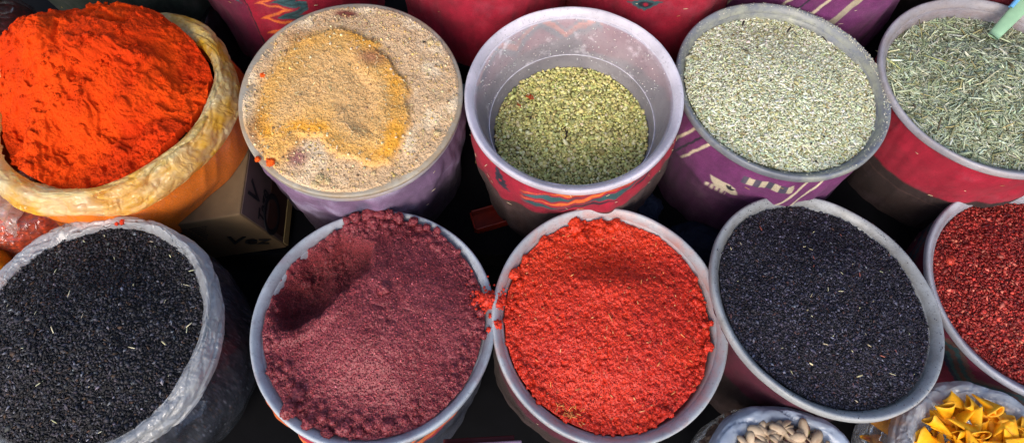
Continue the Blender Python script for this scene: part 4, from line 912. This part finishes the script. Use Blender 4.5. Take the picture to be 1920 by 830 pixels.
crumpled('blue_cloth', 'dark blue cloth bundle showing beneath the purple striped tub', 'cloth', at(1205, 392, .50), (.03, .03, .03), navy, 6)
# lilac board edge at the bottom, plus a bluish bowl
t_ = thing('folded_board', 'lilac-grey edge of a flat board between the sumac and red chilli tubs', 'board', at(905, 846, .50), math.radians(3))
V1, F1 = box(.11, .030, .012, (0, -.004, .006)); bevel(mk('board_edge', V1, F1, plain('lilac board', tuple(sr(126, 112, 138)), .5, .4, 60, .1, .1), t_, smooth=False), .002)
V1, F1 = box(.10, .03, .004, (-.005, .004, -.003)); bevel(mk('red_sheet', V1, F1, plain('dark red card', (.08, .008, .012), .5, .3, 60, .2, .1), t_, smooth=False), .001)
V1, F1 = lathe([(.001, -.02), (.03, -.02), (.042, 0), (.044, .001), (.045, -.001), (.032, -.0225), (.001, -.0225)], 90)
tag(mk('small_bowl', V1, F1, plain('pale blue glazed bowl', tuple(sr(150, 175, 205)), .25, .6, 60, .1, .05), loc=at(512, 902, .50)), 'pale blue bowl edge peeping below the sumac tub', 'bowl')

# ------------------------------------------------------------------ camera, light
cam = bpy.data.cameras.new('camera'); co = bpy.data.objects.new('camera', cam); link(co)
co.location = CAM; co.rotation_euler = (math.radians(90)-PITCH, 0, 0); cam.sensor_width = 36; cam.lens = FPX/1920*36; cam.shift_y = -(415-PY)/1920
cam.clip_start = .02; cam.clip_end = 200
bpy.context.scene.camera = co
SUN_EL, SUN_AZ = math.radians(37), math.radians(194)     # azimuth clockwise from +y: the buyer's side, a little left
w = bpy.data.worlds.new('World'); bpy.context.scene.world = w; w.use_nodes = True; nt = w.node_tree; nt.nodes.clear()
sky = nt.nodes.new('ShaderNodeTexSky'); sky.sky_type = 'NISHITA'; sky.sun_disc = False; sky.sun_elevation = SUN_EL; sky.sun_rotation = SUN_AZ; sky.dust_density = 2.5; sky.ozone_density = 1.
bg = nt.nodes.new('ShaderNodeBackground'); bg.inputs[1].default_value = .15; wo = nt.nodes.new('ShaderNodeOutputWorld')
nt.links.new(sky.outputs[0], bg.inputs[0]); nt.links.new(bg.outputs[0], wo.inputs[0])
sl = bpy.data.lights.new('sun', 'SUN'); sl.energy = 1.1; sl.angle = math.radians(30); sl.color = (1, .94, .87)
so = bpy.data.objects.new('sun', sl); link(so)
dv = Vector((math.sin(SUN_AZ)*math.cos(SUN_EL), math.cos(SUN_AZ)*math.cos(SUN_EL), math.sin(SUN_EL)))
so.rotation_euler = dv.to_track_quat('Z', 'Y').to_euler(); so.location = (0, -1, 3)
sc = bpy.context.scene; vs = sc.view_settings; vs.view_transform = 'Standard'; vs.look = 'None'; vs.exposure = 0.74; vs.gamma = 1
sc.cycles.use_denoising = True; sc.cycles.max_bounces = 10; sc.cycles.transparent_max_bounces = 16; sc.cycles.caustics_reflective = False; sc.cycles.caustics_refractive = False
